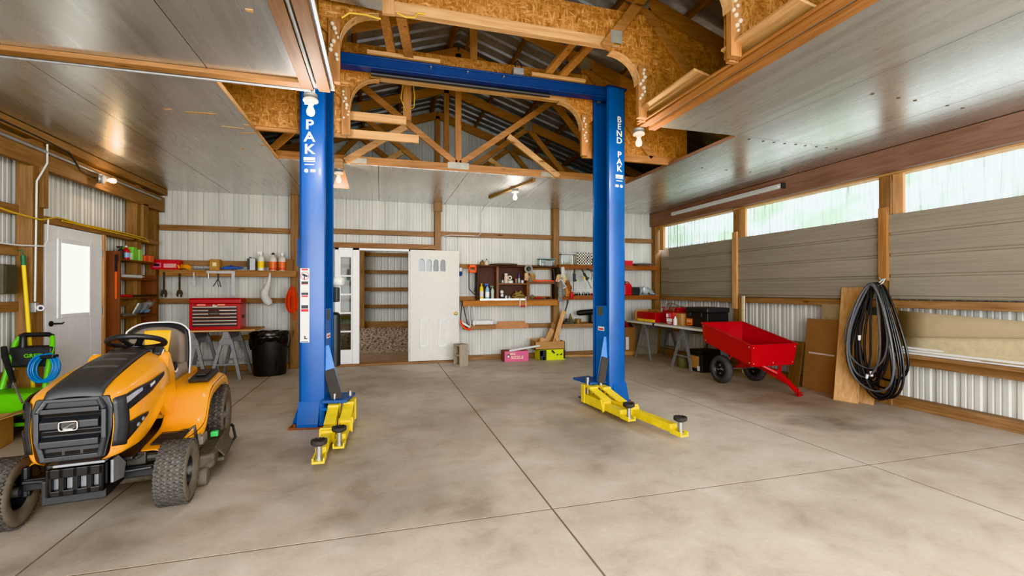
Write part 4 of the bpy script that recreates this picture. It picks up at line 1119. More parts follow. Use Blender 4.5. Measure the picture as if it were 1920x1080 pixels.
def put(name, mat, lb, cat, build, bev=0, smooth=False, group=None, parts=()):
    b = B(); build(b)
    o = tag(b.o(name, mat, bev=bev, smooth=smooth), lb, cat, group)
    for pn, pm, pf in parts:
        q = B(); pf(q); q.o(pn, pm, o, smooth=smooth and pn not in ('label_panel',), bev=0)
    return o
Z1 = 1.70
def bottle(name, x, y, z, r, h, neck, body, cap, lb, lab=None, cat='bottle', spray=False):
    t = thing(name, lb, cat, (x, y, z))
    B().lathe([(0,0), (r*.95,0), (r,.01), (r,h*.62), (r*.85,h*.74), (neck,h*.84), (neck,h*.9)], n=18).o('body', body, t, smooth=True)
    b = B(); b.cyl((0,0,h*.88), (0,0,h*.96), neck*1.25, n=14)
    if spray: b.box(-.05, .02, -.014, .014, h*.96, h*1.04); b.box(-.04, -.025, -.008, .008, h*.88, h*.97)
    else: b.cyl((0,0,h*.95), (0,0,h), neck*1.05, neck*.8, n=12)
    b.o('cap', cap, t, smooth=True)
    if lab: B().lathe([(r*1.015,h*.15), (r*1.015,h*.5)], n=18).o('label_panel', lab, t, smooth=True)
    return t
def carton(name, x0, x1, y0, y1, z0, z1, m, lb, cat='box', marks=()):
    t = put(name, m, lb, cat, lambda b: b.box(x0, x1, y0, y1, z0, z1), bev=.004)
    for (a0, a1, c0, c1, mm) in marks:
        B().box(x0+(x1-x0)*a0, x0+(x1-x0)*a1, y0-.002, y0, z0+(z1-z0)*c0, z0+(z1-z0)*c1).o('print', mm, t)
    return t
carton('parts_box', -3.54, -3.15, 8.68, 8.84, Z1, 1.86, REDP, 'red and white parts box on the left end of long wall shelf', marks=((.08,.36,.2,.7,PINK),(.45,.9,.2,.6,plain('pale_red','e6a8a8',.6)),(.1,.3,.35,.55,WHITE)))
put('rag', plain('rag_yellow', 'e8971c', .8, var=.1), 'crumpled orange-yellow glove hanging over the shelf beside the red parts box', 'glove',
    lambda b: b.grid(lambda u, v: (-3.22+.24*u+.02*math.sin(9*v), 8.64+.12*v+.02*math.sin(7*u), 1.735+.035*math.sin(PI*u)+.02*math.sin(8*v+3*u)+.02*v-.06*(1-v)*(u > .2)), 10, 8), smooth=True)
put('caulk_tube', ALU, 'flat grey tool lying on the long shelf left of small brown box', 'tool', lambda b: (b.bar((-2.96,8.74,1.72),(-2.78,8.72,1.718),.05,.03), b.cyl((-2.78,8.72,1.718),(-2.71,8.715,1.716),.012)), bev=.005)
carton('small_box', -2.72, -2.575, 8.69, 8.80, Z1, 1.88, plain('kraft', 'b58a4c', .8), 'small brown box with pale round label standing on long shelf', marks=((.3,.7,.35,.7,plain('kraft_label','e8d8b0',.7)),))
put('caulking_gun', NAVB, 'blue caulking gun lying on the long shelf right of small brown box', 'tool', lambda b: (b.bar((-2.52,8.73,1.735),(-2.30,8.73,1.745),.05,.045), b.cyl((-2.30,8.73,1.74),(-2.22,8.73,1.745),.018,.008), b.bar((-2.52,8.73,1.74),(-2.58,8.73,1.722),.02,.02), b.bar((-2.46,8.73,1.76),(-2.40,8.73,1.79),.02,.015)), bev=.006)
t = put('solvent_can', GALV, 'tall silver rectangular solvent can on the long shelf', 'can', lambda b: b.box(-2.165,-2.045,8.70,8.80,Z1,1.91), bev=.008, parts=(('spout', BLK, lambda q: q.cyl((-2.13,8.75,1.91),(-2.13,8.75,1.93),.016)), ('dark_side', GRY, lambda q: q.box(-2.168,-2.125,8.6985,8.70,1.71,1.9))))
bottle('spray_bottle', -1.965, 8.74, Z1, .05, .31, .016, plain('bottle_white', 'e6e6de', .4), WHITE, 'white spray bottle with yellow label beside the silver can', YELP, spray=True)
for x, lb in ((-1.78, 'clear jug of orange cleaner, the one nearer the white spray bottle'), (-1.635, 'clear jug of orange cleaner, the one nearer the blue lift column')):
    t = bottle('cleaner_jug', x, 8.745, Z1, .062, .31, .02, plain('jug_clear', 'd9d6cc', .25), WHITE if x > -1.7 else GRY, lb, plain('cleaner_orange', 'e2703a', .4), cat='jug')
    B().lathe([(.063,.01), (.063,.05)], n=18).o('liquid_base', plain('cleaner_red', 'c84c2c', .4), t, smooth=True)
carton('small_box', -1.57, -1.46, 8.70, 8.82, Z1, 1.90, CARDD, 'brown box at right end of long shelf behind the jugs')
# things hung from the shelf edge
def wrench(x, z0, z1, lb):
    t = thing('pipe_wrench', lb, 'wrench', (x, 8.647, z1))
    L = z1-z0
    m = plain('tool_iron', '4a4038', .6, .4, var=.2)
    b = B(); b.bar((0,0,0), (0,0,-L*.72), .028, .014, (0,1,0)); b.cyl((0,-.008,-.02), (0,.008,-.02), .018); b.o('handle', m, t, bev=.004)
    b = B(); b.prism([(-.03,-L*.7), (.03,-L*.7), (.045,-L*.82), (.03,-L), (.008,-L*.98), (.012,-L*.86), (-.012,-L*.86), (-.02,-L*.99), (-.045,-L*.92)], 'y', -.012, .012); b.o('jaw', m, t, bev=.003)
wrench(-3.345, 1.25, 1.66, 'left one of two dark iron pipe wrenches hanging below the long shelf')
wrench(-3.13, 1.25, 1.64, 'right one of two dark iron pipe wrenches hanging below the long shelf')
put('paint_scraper', STEEL, 'small pale scraper hanging below the shelf, right of the pipe wrenches', 'tool', lambda b: (b.bar((-2.93,8.647,1.66),(-2.92,8.647,1.54),.02,.015,(0,1,0)), b.prism([(-2.945,1.54),(-2.9,1.54),(-2.895,1.45),(-2.93,1.44)],'y',8.628,8.6472)))
put('screwdriver', STEEL, 'thin steel screwdriver hanging below the small brown box', 'screwdriver', lambda b: (b.cyl((-2.72,8.647,1.65),(-2.72,8.647,1.56),.012), b.cyl((-2.72,8.647,1.56),(-2.70,8.647,1.41),.004)), smooth=True)
put('pliers', BLK, 'pair of dark pliers with splayed handles hanging below the shelf', 'pliers', lambda b: (b.bar((-2.58,8.647,1.64),(-2.58,8.647,1.56),.024,.014,(0,1,0)), b.tube([(-2.58,8.647,1.56),(-2.61,8.647,1.5),(-2.65,8.647,1.43)],.007), b.tube([(-2.58,8.647,1.56),(-2.56,8.647,1.5),(-2.54,8.647,1.42)],.007), b.tube([(-2.58,8.647,1.57),(-2.59,8.647,1.48),(-2.57,8.647,1.42)],.005)))
put('framing_square', GALV, 'steel framing square hanging over the shelf edge above the red chest', 'square', lambda b: (b.box(-2.75,-2.335,8.648,8.652,1.645,1.685), b.box(-2.385,-2.335,8.648,8.652,1.25,1.645)))
put('cloth_bundle', CLOTH, 'white cloth bundle hanging below the shelf left of the orange cord', 'cloth', lambda b: b.tube([(-1.80,8.62,1.66),(-1.81,8.62,1.55),(-1.84,8.61,1.42),(-1.88,8.6,1.33),(-1.87,8.6,1.24),(-1.82,8.6,1.16),(-1.79,8.6,1.12)],[.012,.03,.05,.068,.066,.072,.04],10), smooth=True)
b = B()
for k in range(18):
    cx = -1.485+R.uniform(-.025,.025); w = R.uniform(.03,.125); h = R.uniform(.17,.23); yy = 8.72-.006*k
    b.tube([(cx+w*math.sin(2*PI*i/22)*(.75+.25*math.cos(2*PI*i/22+PI)), yy+.01*math.sin(i), 1.20+h*math.cos(2*PI*i/22)+R.uniform(-.008,.008)) for i in range(22)], .0075, 6, True)
b.tube([(-1.44,8.68,1.02),(-1.42,8.69,.93),(-1.43,8.7,.85)], .008, 6)
tag(b.o('extension_cord', plain('cord_orange', 'd9431f', .5), smooth=True), 'coiled orange extension cord hanging on post behind left lift column', 'cord')

# corner shelving unit by the left wall
un = thing('corner_shelf', 'reddish-brown shelving unit standing in the back left corner', 'shelving unit', (-3.5, 8.0, 0))
UT = Matrix.Translation(-Vector((-3.5, 8.0, 0)))
B(UT).box(-3.62, -3.40, 7.46, 7.50, 0, 1.90).o('side_panel', BR, un, bev=.004)
B(UT).box(-3.63, -3.40, 8.52, 8.56, 0, 1.60).o('side_panel', BR, un, bev=.004)
for z in (1.80, 1.54, 1.27, 1.0): B(UT).box(-3.62, -3.40, 7.50, 8.52, z-.025, z).o('shelf', BRX, un, bev=.003)
B(UT).box(-3.45, -3.43, 7.452, 7.459, 1.25, 1.62).o('yardstick', ORANGE, un)
B(UT).box(-3.455, -3.425, 7.45, 7.459, 1.62, 1.85).o('dark_strip', BLK, un)
sh = 1.80
bottle('spray_bottle', -3.46, 7.62, sh, .035, .17, .012, GRY, BLK, 'small dark spray bottle on top of the corner shelving unit', spray=True)
bottle('squeeze_bottle', -3.47, 7.78, sh, .04, .20, .012, REDP, PAPER, 'red and white bottle on top of the corner shelving unit', BLUEB)
carton('product_box', -3.58, -3.43, 7.88, 8.0, sh, 1.99, plain('box_green', '7ec450', .5), 'green and white box on top of the corner shelving unit', marks=((.1,.9,.05,.55,PAPER),))
carton('product_box', -3.58, -3.43, 8.06, 8.16, sh, 1.97, plain('box_green2', '9bd06a', .5), 'bright green box behind the green and white one on corner unit')
carton('product_box', -3.50, -3.415, 8.20, 8.29, sh, 1.89, plain('box_orange', 'd8553a', .5), 'small orange-red box at front of the corner unit top', marks=((.1,.5,.1,.8,PAPER),))
carton('product_box', -3.50, -3.415, 8.34, 8.48, sh, 1.90, plain('box_orange3', 'dd6a3e', .5), 'orange box with pale end at far side of corner unit top', marks=((.05,.4,.1,.8,PAPER),))
put('caulk_tube', PIP, 'pale caulk tubes lying on the second shelf of corner unit', 'tube', lambda b: (b.cyl((-3.46,7.56,1.566),(-3.43,8.1,1.566),.025), b.cyl((-3.43,8.1,1.566),(-3.43,8.22,1.566),.012,.005)), smooth=True)
put('caulk_tube', NAVB, 'blue-tipped tube lying near the brown side panel on second shelf', 'tube', lambda b: b.cyl((-3.53,7.55,1.565),(-3.52,7.95,1.565),.024), smooth=True)
put('hand_saw', REDP, 'red-handled black tool lying on the third shelf of corner unit', 'tool', lambda b: (b.bar((-3.47,7.54,1.29),(-3.45,7.85,1.285),.06,.035),), bev=.01, parts=(('blade', BLK, lambda q: q.bar((-3.45,7.85,1.285),(-3.39,8.5,1.29),.03,.02)),))
put('plastic_bag', m_glass('bag_film', (.82,.84,.87,1), .3), 'clear plastic bag of papers leaning on the lowest shelf of corner unit', 'bag', lambda b: b.grid(lambda u, v: (-3.46+.10*v+.02*math.sin(5*u), 7.95+.5*u, 1.005+.20*v+.01*math.sin(9*u+4*v)), 10, 8), smooth=True, parts=(('papers', PAPER, lambda q: q.cb((-3.45,8.2,1.10),(.02,.40,.17),Matrix.Rotation(.45,3,'Y'))),('blue_print', BLUEB, lambda q: q.cb((-3.435,8.25,1.05),(.02,.25,.05),Matrix.Rotation(.45,3,'Y')))))
put('tool_scraps', STEEL, 'small silver tools lying on the lowest shelf of corner unit', 'tool', lambda b: (b.bar((-3.45,7.58,1.015),(-3.42,7.9,1.015),.05,.025), b.bar((-3.47,7.65,1.03),(-3.43,7.8,1.035),.02,.02)))

# ---------------------------------------------------------------- red tool chest on trestles, bin
def sawhorse(x, y, L, h, rz, lb, splay=.24):
    t = thing('sawhorse', lb, 'sawhorse', (x, y, 0), rz, 'grey metal sawhorses')
    B().prism([(-.05,h-.10), (.05,h-.10), (.035,h), (-.035,h)], 'y', -L/2, L/2).o('beam', ALU, t, bev=.003)
    for e in (-1, 1):
        yy = e*(L/2-.05)
        B().prism([(-.035,h-.01), (.035,h-.01), (.10,h-.20), (-.10,h-.20)], 'y', yy-.03, yy+.03).o('leg_bracket', ALU, t, bev=.003)
        for s in (-1, 1):
            B().bar((s*.06,yy,h-.12), (s*splay,yy+e*.05,0), .045, .03, (0,1,0)).o('leg', ALU, t)
        B().bar((-splay*.72,yy+e*.02,h*.32), (splay*.72,yy+e*.02,h*.32), .03, .025).o('cross_brace', ALU, t)
    return t
sawhorse(-2.72, 8.22, .62, .735, 0, 'grey sawhorse under the left end of red tool chest', .2)
sawhorse(-2.26, 8.22, .62, .735, 0, 'grey sawhorse under the right end of red tool chest, beside the bin', .2)
put('bench_top', LX, 'plywood board across two sawhorses under the red tool chest', 'board', lambda b: b.box(-2.92,-1.86,7.93,8.55,.736,.762), bev=.003)
tc = thing('tool_chest', 'red metal tool chest with black and silver drawers on plywood board', 'tool chest', (-2.42, 8.12, .762))
b = B(); b.box(-.345,.345,-.14,.17,0,.40); b.o('body', RED, tc, bev=.008)
b = B(); b.prism([(-.14,.405), (.17,.405), (.17,.465), (.12,.485), (-.11,.485), (-.14,.465)], 'x', -.345, .345); b.o('lid', RED, tc, bev=.006)
for i in range(6):
    z = .335-i*.052
    d = B().box(-.30,.30,-.152,-.138,z-.022,z+.024).o('drawer', BLK, tc, bev=.002)
    B().box(-.295,.295,-.160,-.150,z+.004,z+.022).o('pull', plain('drawer_trim','b8b0a2',.35,.6), d, bev=.003)
B().box(-.085,.06,-.166,-.15,.215,.305).o('badge', plain('badge_brown','3c2a22',.4), tc, bev=.004)
text('CRAFTSMAN', .02, GALV, tc, (-.012,-.1665,.245), (PI/2,0,0), ext=.0006)
b = B(); b.box(-.03,.03,-.158,-.14,.352,.375); b.o('latch', CHROME, tc)
for x0, x1 in ((-.24,-.13), (.03,.13), (-.03,-.005)): B().box(x0,x1,-.1425,-.14,.372,.392).o('sticker', plain('pale_orange','f09a80',.5), tc)
B().box(.345,.352,-.05,.06,.17,.22).o('side_handle', BLK, tc, bev=.004)
bn = thing('trash_can', 'round black trash can with a bin bag over its rim', 'trash can', (-1.73, 8.30, 0))
B().lathe([(0,0),(.235,0),(.24,.02),(.275,.60),(.275,.62),(.262,.62),(.23,.03),(0,.03)], n=32).o('can', plain('bin_black','26272a',.5), bn, smooth=True)
b = B()
b.grid(lambda u, v: ((.27+.028*math.sin(PI*v)+.012*math.sin(13*u*2*PI)*v+ (0 if v > .1 else -.02))*math.cos(2*PI*u), (.27+.028*math.sin(PI*v)+.012*math.sin(13*u*2*PI)*v+(0 if v > .1 else -.02))*math.sin(2*PI*u), .685-.20*v*(1+.35*math.sin(2*PI*u*2+1))), 64, 8)
b.o('bag', BAG, bn, smooth=True, sharp=0, solid=.003)
B().lathe([(.27,.69),(.295,.685),(.30,.655),(.275,.65)], n=32, closed=True).o('rim', BAG, bn, smooth=True)
b = B()
for i in range(14): b.ball((.21*math.cos(i*.45), .21*math.sin(i*.45), .655+.02*(i % 2)), (.09,.09,.03), 8, 5)
b.o('bag_inside', BAG, bn, smooth=True, sharp=0)
b = B(); b.tube([(.06,-.268,.10),(.06,-.278,.24),(.13,-.262,.26),(.16,-.235,.22),(.15,-.225,.10)], .007, 6); b.o('molded_rib', BLK, bn, smooth=True)

# ---------------------------------------------------------------- back wall, right of the doorway
cb = thing('open_cabinet', 'dark brown open-front cabinet with compartments hung on the back wall', 'cabinet', (2.6, 8.72, 1.165))
CTm = Matrix.Translation(-Vector((2.6, 8.72, 1.165)))
DKZ = wood('dark_z', '3a2620', '553830', 'z', False); MDX = wood('mid_x', '6d4a36', '8f6448', 'x', False)
B(CTm).box(1.79, 2.82, 8.84, 8.86, 1.165, 1.84).o('back_panel', plain('cab_back','4a2f28',.6), cb)
B(CTm).box(1.77, 3.42, 8.66, 8.86, 1.82, 1.85).o('top', DX, cb, bev=.003); B(CTm).box(1.79, 3.42, 8.67, 8.86, 1.166, 1.19).o('bottom', MDX, cb)
for x0, x1, m in ((1.785,1.81,DKZ), (2.165,2.21,wood('mid_z','7b5848','9a7460','z',False)), (2.78,2.84,MDX), (3.385,3.41,DKZ)): B(CTm).box(x0, x1, 8.67, 8.86, 1.19, 1.82).o('partition', m, cb)
B(CTm).box(2.21, 2.78, 8.68, 8.86, 1.475, 1.505).o('shelf', MDX, cb); B(CTm).box(2.84, 3.385, 8.69, 8.86, 1.495, 1.525).o('shelf', MDX, cb)
bottle('oil_bottle', 1.88, 8.735, 1.19, .04, .31, .010, YELP, YELP, 'yellow and white squeeze bottle in left compartment of dark cabinet', PIP)
bottle('spray_bottle', 1.995, 8.735, 1.19, .042, .29, .014, BLUEB, NAVB, 'pale blue spray bottle with blue trigger in dark cabinet', WHITE, spray=True)
bottle('spray_bottle', 2.10, 8.74, 1.19, .035, .25, .014, plain('bottle_pale','b9c4bc',.35), GREENB, 'pale spray bottle with green trigger in dark cabinet', spray=True)
bottle('glue_bottle', 2.37, 8.73, 1.506, .04, .19, .034, plain('cup_tan','d8c6b0',.5), PIP, 'beige bottle on the middle shelf of dark cabinet', cat='bottle')
put('tape_roll', PIP, 'pale lump of tape rolls beside the beige bottle in cabinet', 'tape', lambda b: b.lathe([(.025,0),(.052,0),(.052,.05),(.025,.05)],(2.46,8.71,1.506),n=18,closed=True), smooth=True)
put('tape_roll', plain('tape_white','c8c4bc',.6), 'white tape roll leaning against the beige bottle in cabinet', 'tape', lambda b: b.lathe([(.02,-.02),(.045,-.02),(.045,.02),(.02,.02)],(2.44,8.70,1.61),(.2,1,.1),16,closed=True), smooth=True)
for x, m, lb, h in ((2.25, GRY, 'dark jar at the left of cabinet middle shelf', .08), (2.30, GALV, 'small grey jar on cabinet middle shelf', .06), (2.58, plain('jar_brown','8a7468',.5), 'brownish jar on cabinet middle shelf', .09), (2.64, GALV, 'grey jar at right of cabinet middle shelf', .10), (2.71, PIP, 'white jar at right end of cabinet middle shelf', .06)):
    put('jar', m, lb, 'jar', lambda b, x=x, h=h: b.lathe([(0,0),(.028,0),(.03,.005),(.03,h*.8),(.024,h)],(x,8.74,1.506),n=14), smooth=True)
put('spray_can', plain('purple_can','5f5878',.4), 'purple aerosol can at back right of cabinet middle shelf', 'can', lambda b: b.lathe([(0,0),(.03,0),(.03,.16),(.015,.18),(.015,.20),(0,.2)],(2.66,8.80,1.506),n=14), smooth=True)
for x, y, h, m, lb in ((2.29,8.73,.10,PIP,'white pot in lower middle cabinet compartment'), (2.28,8.71,.05,GRY,'dark lid in lower middle cabinet compartment'), (2.37,8.73,.07,GALV,'grey tin in lower middle cabinet compartment'), (2.43,8.71,.06,ALU,'dull metal tin beside rope in cabinet')):
    put('tin', m, lb, 'tin', lambda b, x=x, y=y, h=h: b.lathe([(0,0),(.03,0),(.032,h*.9),(.03,h),(0,h)],(x,y,1.19),n=14), smooth=True)
put('jar', PIP, 'round white knob-like jar above the grey tins in cabinet', 'jar', lambda b: b.ball((2.285,8.73,1.33),.04), smooth=True)
b = B()
for k in range(8): 
    b.tube([(2.62+.01*(k % 3)+(.14-.012*k)*math.cos(2*PI*i/20), 8.745+(.07-.004*k)*math.sin(2*PI*i/20), 1.206+.017*k+.022*math.sin(2*PI*i/20*(1+k % 2)+k*1.3)) for i in range(20)], .011, 6, True)
tag(b.o('rope_coil', ROPE, smooth=True), 'coil of brown rope in the lower middle cabinet compartment', 'rope')
put('handle_saw', plain('salmon','ee6a4a',.5), 'orange curved saw handle lying on right cabinet shelf', 'saw', lambda b: b.tube([(2.90,8.70,1.57),(2.98,8.70,1.553),(3.08,8.70,1.55),(3.2,8.70,1.56),(3.30,8.70,1.552),(3.38,8.70,1.545)],[.03,.022,.018,.02,.018,.012],10), smooth=True)
put('clamp', GREENB, 'round greenish clamp on the bottom of right cabinet compartment', 'clamp', lambda b: b.tube([(2.90+.035*math.cos(2*PI*i/14),8.70,1.235+.035*math.sin(2*PI*i/14)) for i in range(14)],.009,6,True), smooth=True)
for x0, x1, m, lb in ((2.96,3.10,REDP,'small red-handled tool on bottom of right cabinet compartment'), (3.05,3.17,CRATE,'dark red tool on the bottom of right cabinet compartment'), (3.2,3.36,BLK,'black tool at right end of right cabinet compartment')):
    put('hand_tool', m, lb, 'tool', lambda b, x0=x0, x1=x1: (b.cyl((x0,8.72,1.21),(x0+(x1-x0)*.6,8.72,1.21),.016), b.cyl((x0+(x1-x0)*.6,8.72,1.21),(x1,8.72,1.207),.007)), smooth=True)
put('aluminium_bar', plain('bar_alu','c8cacb',.3,.7), 'long silver bar clamp lying along front of the dark cabinet', 'bar clamp', lambda b: b.box(1.83,2.74,8.642,8.660,1.166,1.205), bev=.003, parts=(('clamp_jaw', plain('clamp_white','d8d4d0',.4), lambda q: (q.box(2.62,2.635,8.62,8.642,1.06,1.20), q.box(2.74,2.755,8.62,8.642,1.04,1.24))), ('clamp_pad', CRATE, lambda q: q.box(2.635,2.74,8.622,8.634,1.03,1.07))))
# on top of the cabinet
for x, m, h, lb in ((1.895, plain('jug_brown','8a6a4a',.5), .075, 'brown jug on the top left of dark cabinet'), (1.98, plain('jug_cream','dcd2bc',.5), .10, 'cream jug with dark cap on the top left of dark cabinet')):
    t = put('oil_jug', m, lb, 'jug', lambda b, x=x, h=h: b.lathe([(0,0),(.04,0),(.045,.01),(.045,h*.7),(.02,h)],(x,8.74,1.851),n=16), smooth=True, parts=(('cap', BLK, lambda q, x=x, h=h: q.cyl((x,8.74,1.849+h),(x+.005,8.74,1.875+h),.014)),))
put('flat_tray', plain('tray','6d5f58',.6), 'flat dark tray lying on top of the dark cabinet', 'tray', lambda b: b.lathe([(0,0),(.25,0),(.275,.025),(.268,.028),(.245,.008),(0,.008)],(2.33,8.75,1.851),n=28), smooth=True).scale = (1,1,1)
tb = put('storage_tub', m_glass('tub_clear',(.78,.82,.82,1),.15), 'clear plastic tub of white items on the right end of dark cabinet', 'tub', lambda b: b.box(3.06,3.38,8.68,8.84,1.851,1.985), bev=.01, parts=(('lid', TEAL, lambda q: q.box(3.05,3.39,8.675,8.845,1.985,2.0)), ('contents', PIP, lambda q: (q.box(3.2,3.33,8.70,8.8,1.855,1.95), q.ball((3.13,8.72,1.88),.035)))))
# hung by the door
bs_ = thing('bow_saw', 'long dark bow saw with orange grip hanging left of the dark cabinet', 'saw', (1.69, 8.66, 1.85))
b = B(); b.box(-.075,-.045,-.03,.03,-.15,0); b.box(.045,.075,-.03,.03,-.15,0); b.box(-.075,.075,-.03,.03,-.05,.0); b.box(-.075,.075,-.03,.03,-.15,-.10); b.o('grip', ORANGE, bs_, bev=.012)
b = B(); b.tube([(-.07,0,-.14),(-.07,0,-.40),(-.065,0,-.46),(.0,0,-.53),(.07,-.01,-.58),(.12,-.01,-.66)], .009, 8); b.tube([(.06,0,-.14),(.06,0,-.4),(.04,0,-.52)], .016, 8); b.o('frame', BLK, bs_, smooth=True)
put('glove', plain('glove_blue','2a4d86',.8), 'white and blue glove hanging at the top of the door edge', 'glove', lambda b: b.tube([(1.485,8.83,1.81),(1.48,8.83,1.75),(1.485,8.83,1.69),(1.48,8.83,1.64)],[.02,.035,.038,.025],10), smooth=True, parts=(('cuff', PIP, lambda q: q.cyl((1.485,8.83,1.73),(1.485,8.83,1.80),.04)),))
hs = thing('hacksaw', 'large white-framed saw hanging below the shelf beside the door', 'saw', (1.65, 8.66, 1.14))
b = B(); b.tube([(.0,0,-.46),(-.03,0,-.1),(-.02,0,-.03),(.02,0,-.01),(.05,0,-.05),(.10,0,-.40),(.06,0,-.46)], .012, 8); b.o('frame', PIP, hs, smooth=True)
B().tube([(-.02,.0,-.05),(.02,.0,-.42)], .009, 6).o('blade', GALV, hs)
put('loppers', BLK, 'dark long-handled loppers hanging left of the white saw', 'loppers', lambda b: (b.tube([(1.50,8.68,1.17),(1.54,8.68,.95),(1.60,8.68,.70)],.009,6), b.tube([(1.5,8.67,1.17),(1.47,8.67,.95),(1.46,8.67,.80)],.009,6)), smooth=True)
put('bow_saw', plain('saw_red','e0482a',.5), 'orange-red curved saw resting low beside the open door', 'saw', lambda b: b.tube([(1.46,8.66,.80),(1.48,8.64,.71),(1.53,8.63,.65),(1.60,8.63,.62),(1.66,8.64,.62)],[.018,.022,.022,.02,.015],8), smooth=True, parts=(('blade', GALV, lambda q: q.bar((1.47,8.65,.76),(1.64,8.65,.66),.01,.035)),))
put('white_tray', PIP, 'white plastic tray lying on the low wall board', 'tray', lambda b: (b.box(1.69,2.10,8.66,8.86,.705,.72), b.box(1.69,2.10,8.66,8.67,.72,.78), b.box(1.69,1.70,8.66,8.86,.72,.78), b.box(2.09,2.10,8.66,8.86,.72,.78), b.box(1.69,2.10,8.85,8.86,.72,.78)), bev=.004)
put('shelf_scrap', SX, 'short brown board supporting the white tray', 'board', lambda b: b.box(1.60,2.16,8.68,8.86,.61,.70), bev=.004)
put('plywood_scrap', plain('ply_pink','c08a62',.75), 'cut plywood scrap standing on the low wall board', 'board', lambda b: b.prism([(2.17,.60),(2.87,.60),(2.87,.70),(2.80,.70),(2.80,.745),(2.24,.745),(2.24,.69),(2.17,.69)],'y',8.845,8.862))
ck = thing('cinder_block', 'grey concrete block standing on end at the door corner', 'concrete block', (1.405, 8.30, 0), rad(-62))
b = B()
for q in ((-.095,-.065,-.095,.095), (.065,.095,-.095,.095), (-.065,.065,-.095,-.065), (-.065,.065,.065,.095), (-.0651,.0651,-.02,.02)): pass
b.box(-.095,-.068,-.095,.095,0,.39); b.box(.068,.095,-.095,.095,0,.39)
for z0, z1 in ((0,.032), (.18,.212), (.358,.39)): b.box(-.068,.068,-.095,.095,z0,z1)
b.o('shell', BLOCK, ck)
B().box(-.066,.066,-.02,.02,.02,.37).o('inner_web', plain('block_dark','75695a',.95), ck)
pk = carton('pink_box', 2.27, 2.75, 8.46, 8.72, 0, .20, PINK, 'pink cardboard box with cream lettering on floor by the back wall')
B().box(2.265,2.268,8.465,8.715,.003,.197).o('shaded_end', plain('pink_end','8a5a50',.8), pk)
B().box(2.272,2.748,8.465,8.715,.200,.203).o('open_top', CARDD, pk)
LT = plain('cream_letter','f2dcb8',.6)
text('BIG', .06, LT, pk, (2.43,8.459,.145), (PI/2,0,0), bold=True, ext=.001); text('SIZZLE', .072, LT, pk, (2.52,8.459,.075), (PI/2,0,0), bold=True, ext=.001)
B().lathe([(0,0),(.035,0),(.035,.002),(0,.002)],(2.345,8.46,.11),(0,-1,0),16).o('emblem', GRY, pk); B().ball((2.345,8.457,.10),(.022,.003,.022),10,6).o('emblem', WHITE, pk)
put('white_tube', PIP, 'white plastic tube lying slanted over the pink box', 'tube', lambda b: b.cyl((2.36,8.45,.21),(2.97,8.44,.29),.022,n=14), smooth=True)
gb = carton('lime_box', 2.97, 3.50, 8.44, 8.74, 0, .205, LIME, 'lime green and black printed box on the floor under the brown carton', marks=((.0,.26,.02,.98,BLK),(.02,.12,.45,.9,plain('olive_print','8a9a30',.6)),(.14,.19,.02,.3,PIP),(.93,1.0,.1,.98,BLK)))
for p in ([(3.20,.19),(3.24,.195),(3.29,.14),(3.27,.12),(3.23,.15)], [(3.31,.10),(3.35,.125),(3.36,.10),(3.33,.08)], [(3.38,.10),(3.44,.13),(3.44,.10),(3.40,.085)]): B().prism(p,'y',8.4375,8.44).o('print', BLK, gb)
b = B(); b.box(2.88,3.50,8.46,8.47,.206,.36); b.box(2.88,2.89,8.46,8.74,.206,.38); b.box(3.49,3.50,8.46,8.74,.206,.36); b.box(2.88,3.5,8.73,8.74,.206,.40); b.box(2.88,3.5,8.46,8.74,.206,.216)
tag(b.o('cardboard_box', CARD), 'open brown carton of wood offcuts on top of lime green box', 'box')
for i, (p, q, w, lb) in enumerate((((3.30,8.58,.23),(3.56,8.66,.95),.09,'longest light board leaning out of the wood offcut carton'), ((3.12,8.64,.23),(3.32,8.69,.58),.10,'shorter pale board leaning in the offcut carton'), ((3.03,8.55,.23),(3.10,8.62,.42),.12,'broad pale offcut standing in the left of carton'), ((3.42,8.54,.23),(3.38,8.56,.42),.08,'stubby pale offcut standing in the right of carton'), ((3.24,8.68,.23),(3.36,8.70,.72),.09,'dark board standing at the back of offcut carton'))):
    tag(B().bar(p, q, w, .03, (0,1,0)).o('wood_offcut', WZ if i == 4 else LZ, bev=.003), lb, 'wood offcut')
tag(B().bar((3.64,8.80,.02),(4.25,8.69,.02),.09,.038).o('floor_board', LX, bev=.003), 'pale board lying on the floor left of the right lift column', 'board')

# shelves between the post and right column
cr = thing('white_crate', 'white plastic crate with square holes on the upper wall shelf', 'crate', (4.035, 8.76, 1.886))
b = B()
for y in (-.07, .07):
    for i in range(6): b.box(-.15+i*.06-.014, -.15+i*.06+.014, y-.004, y+.004, 0, .25)
    for j in range(5): b.box(-.164, .164, y-.004, y+.004, max(0,j*.06-.012), j*.06+.012)
b.box(-.164,-.156,-.07,.07,0,.25); b.box(.156,.164,-.07,.07,0,.25); b.box(-.16,.16,-.07,.07,0,.008)
b.o('basket', plain('crate_white','eae6da',.45), cr)
for i, (x, z, m) in enumerate(((-.06,.05,BLK), (.03,.07,CARDD), (.09,.13,BLK), (-.09,.12,GRY))): B().ball((x,0,z),(.035,.04,.04),8,6).o('contents', m, cr, smooth=True)
put('storage_bin', m_glass('sheet',(.86,.86,.82,1),.15), 'pale translucent storage bin on the upper shelf left of the crate', 'bin', lambda b: b.box(3.53,3.84,8.70,8.84,1.886,2.10), bev=.01, parts=(('rim', PIP, lambda q: q.box(3.52,3.85,8.69,8.85,2.10,2.115)),))
put('black_box', BLK, 'small black box on the upper shelf beside the right lift column', 'box', lambda b: b.box(4.21,4.40,8.70,8.83,1.886,2.02), bev=.008)
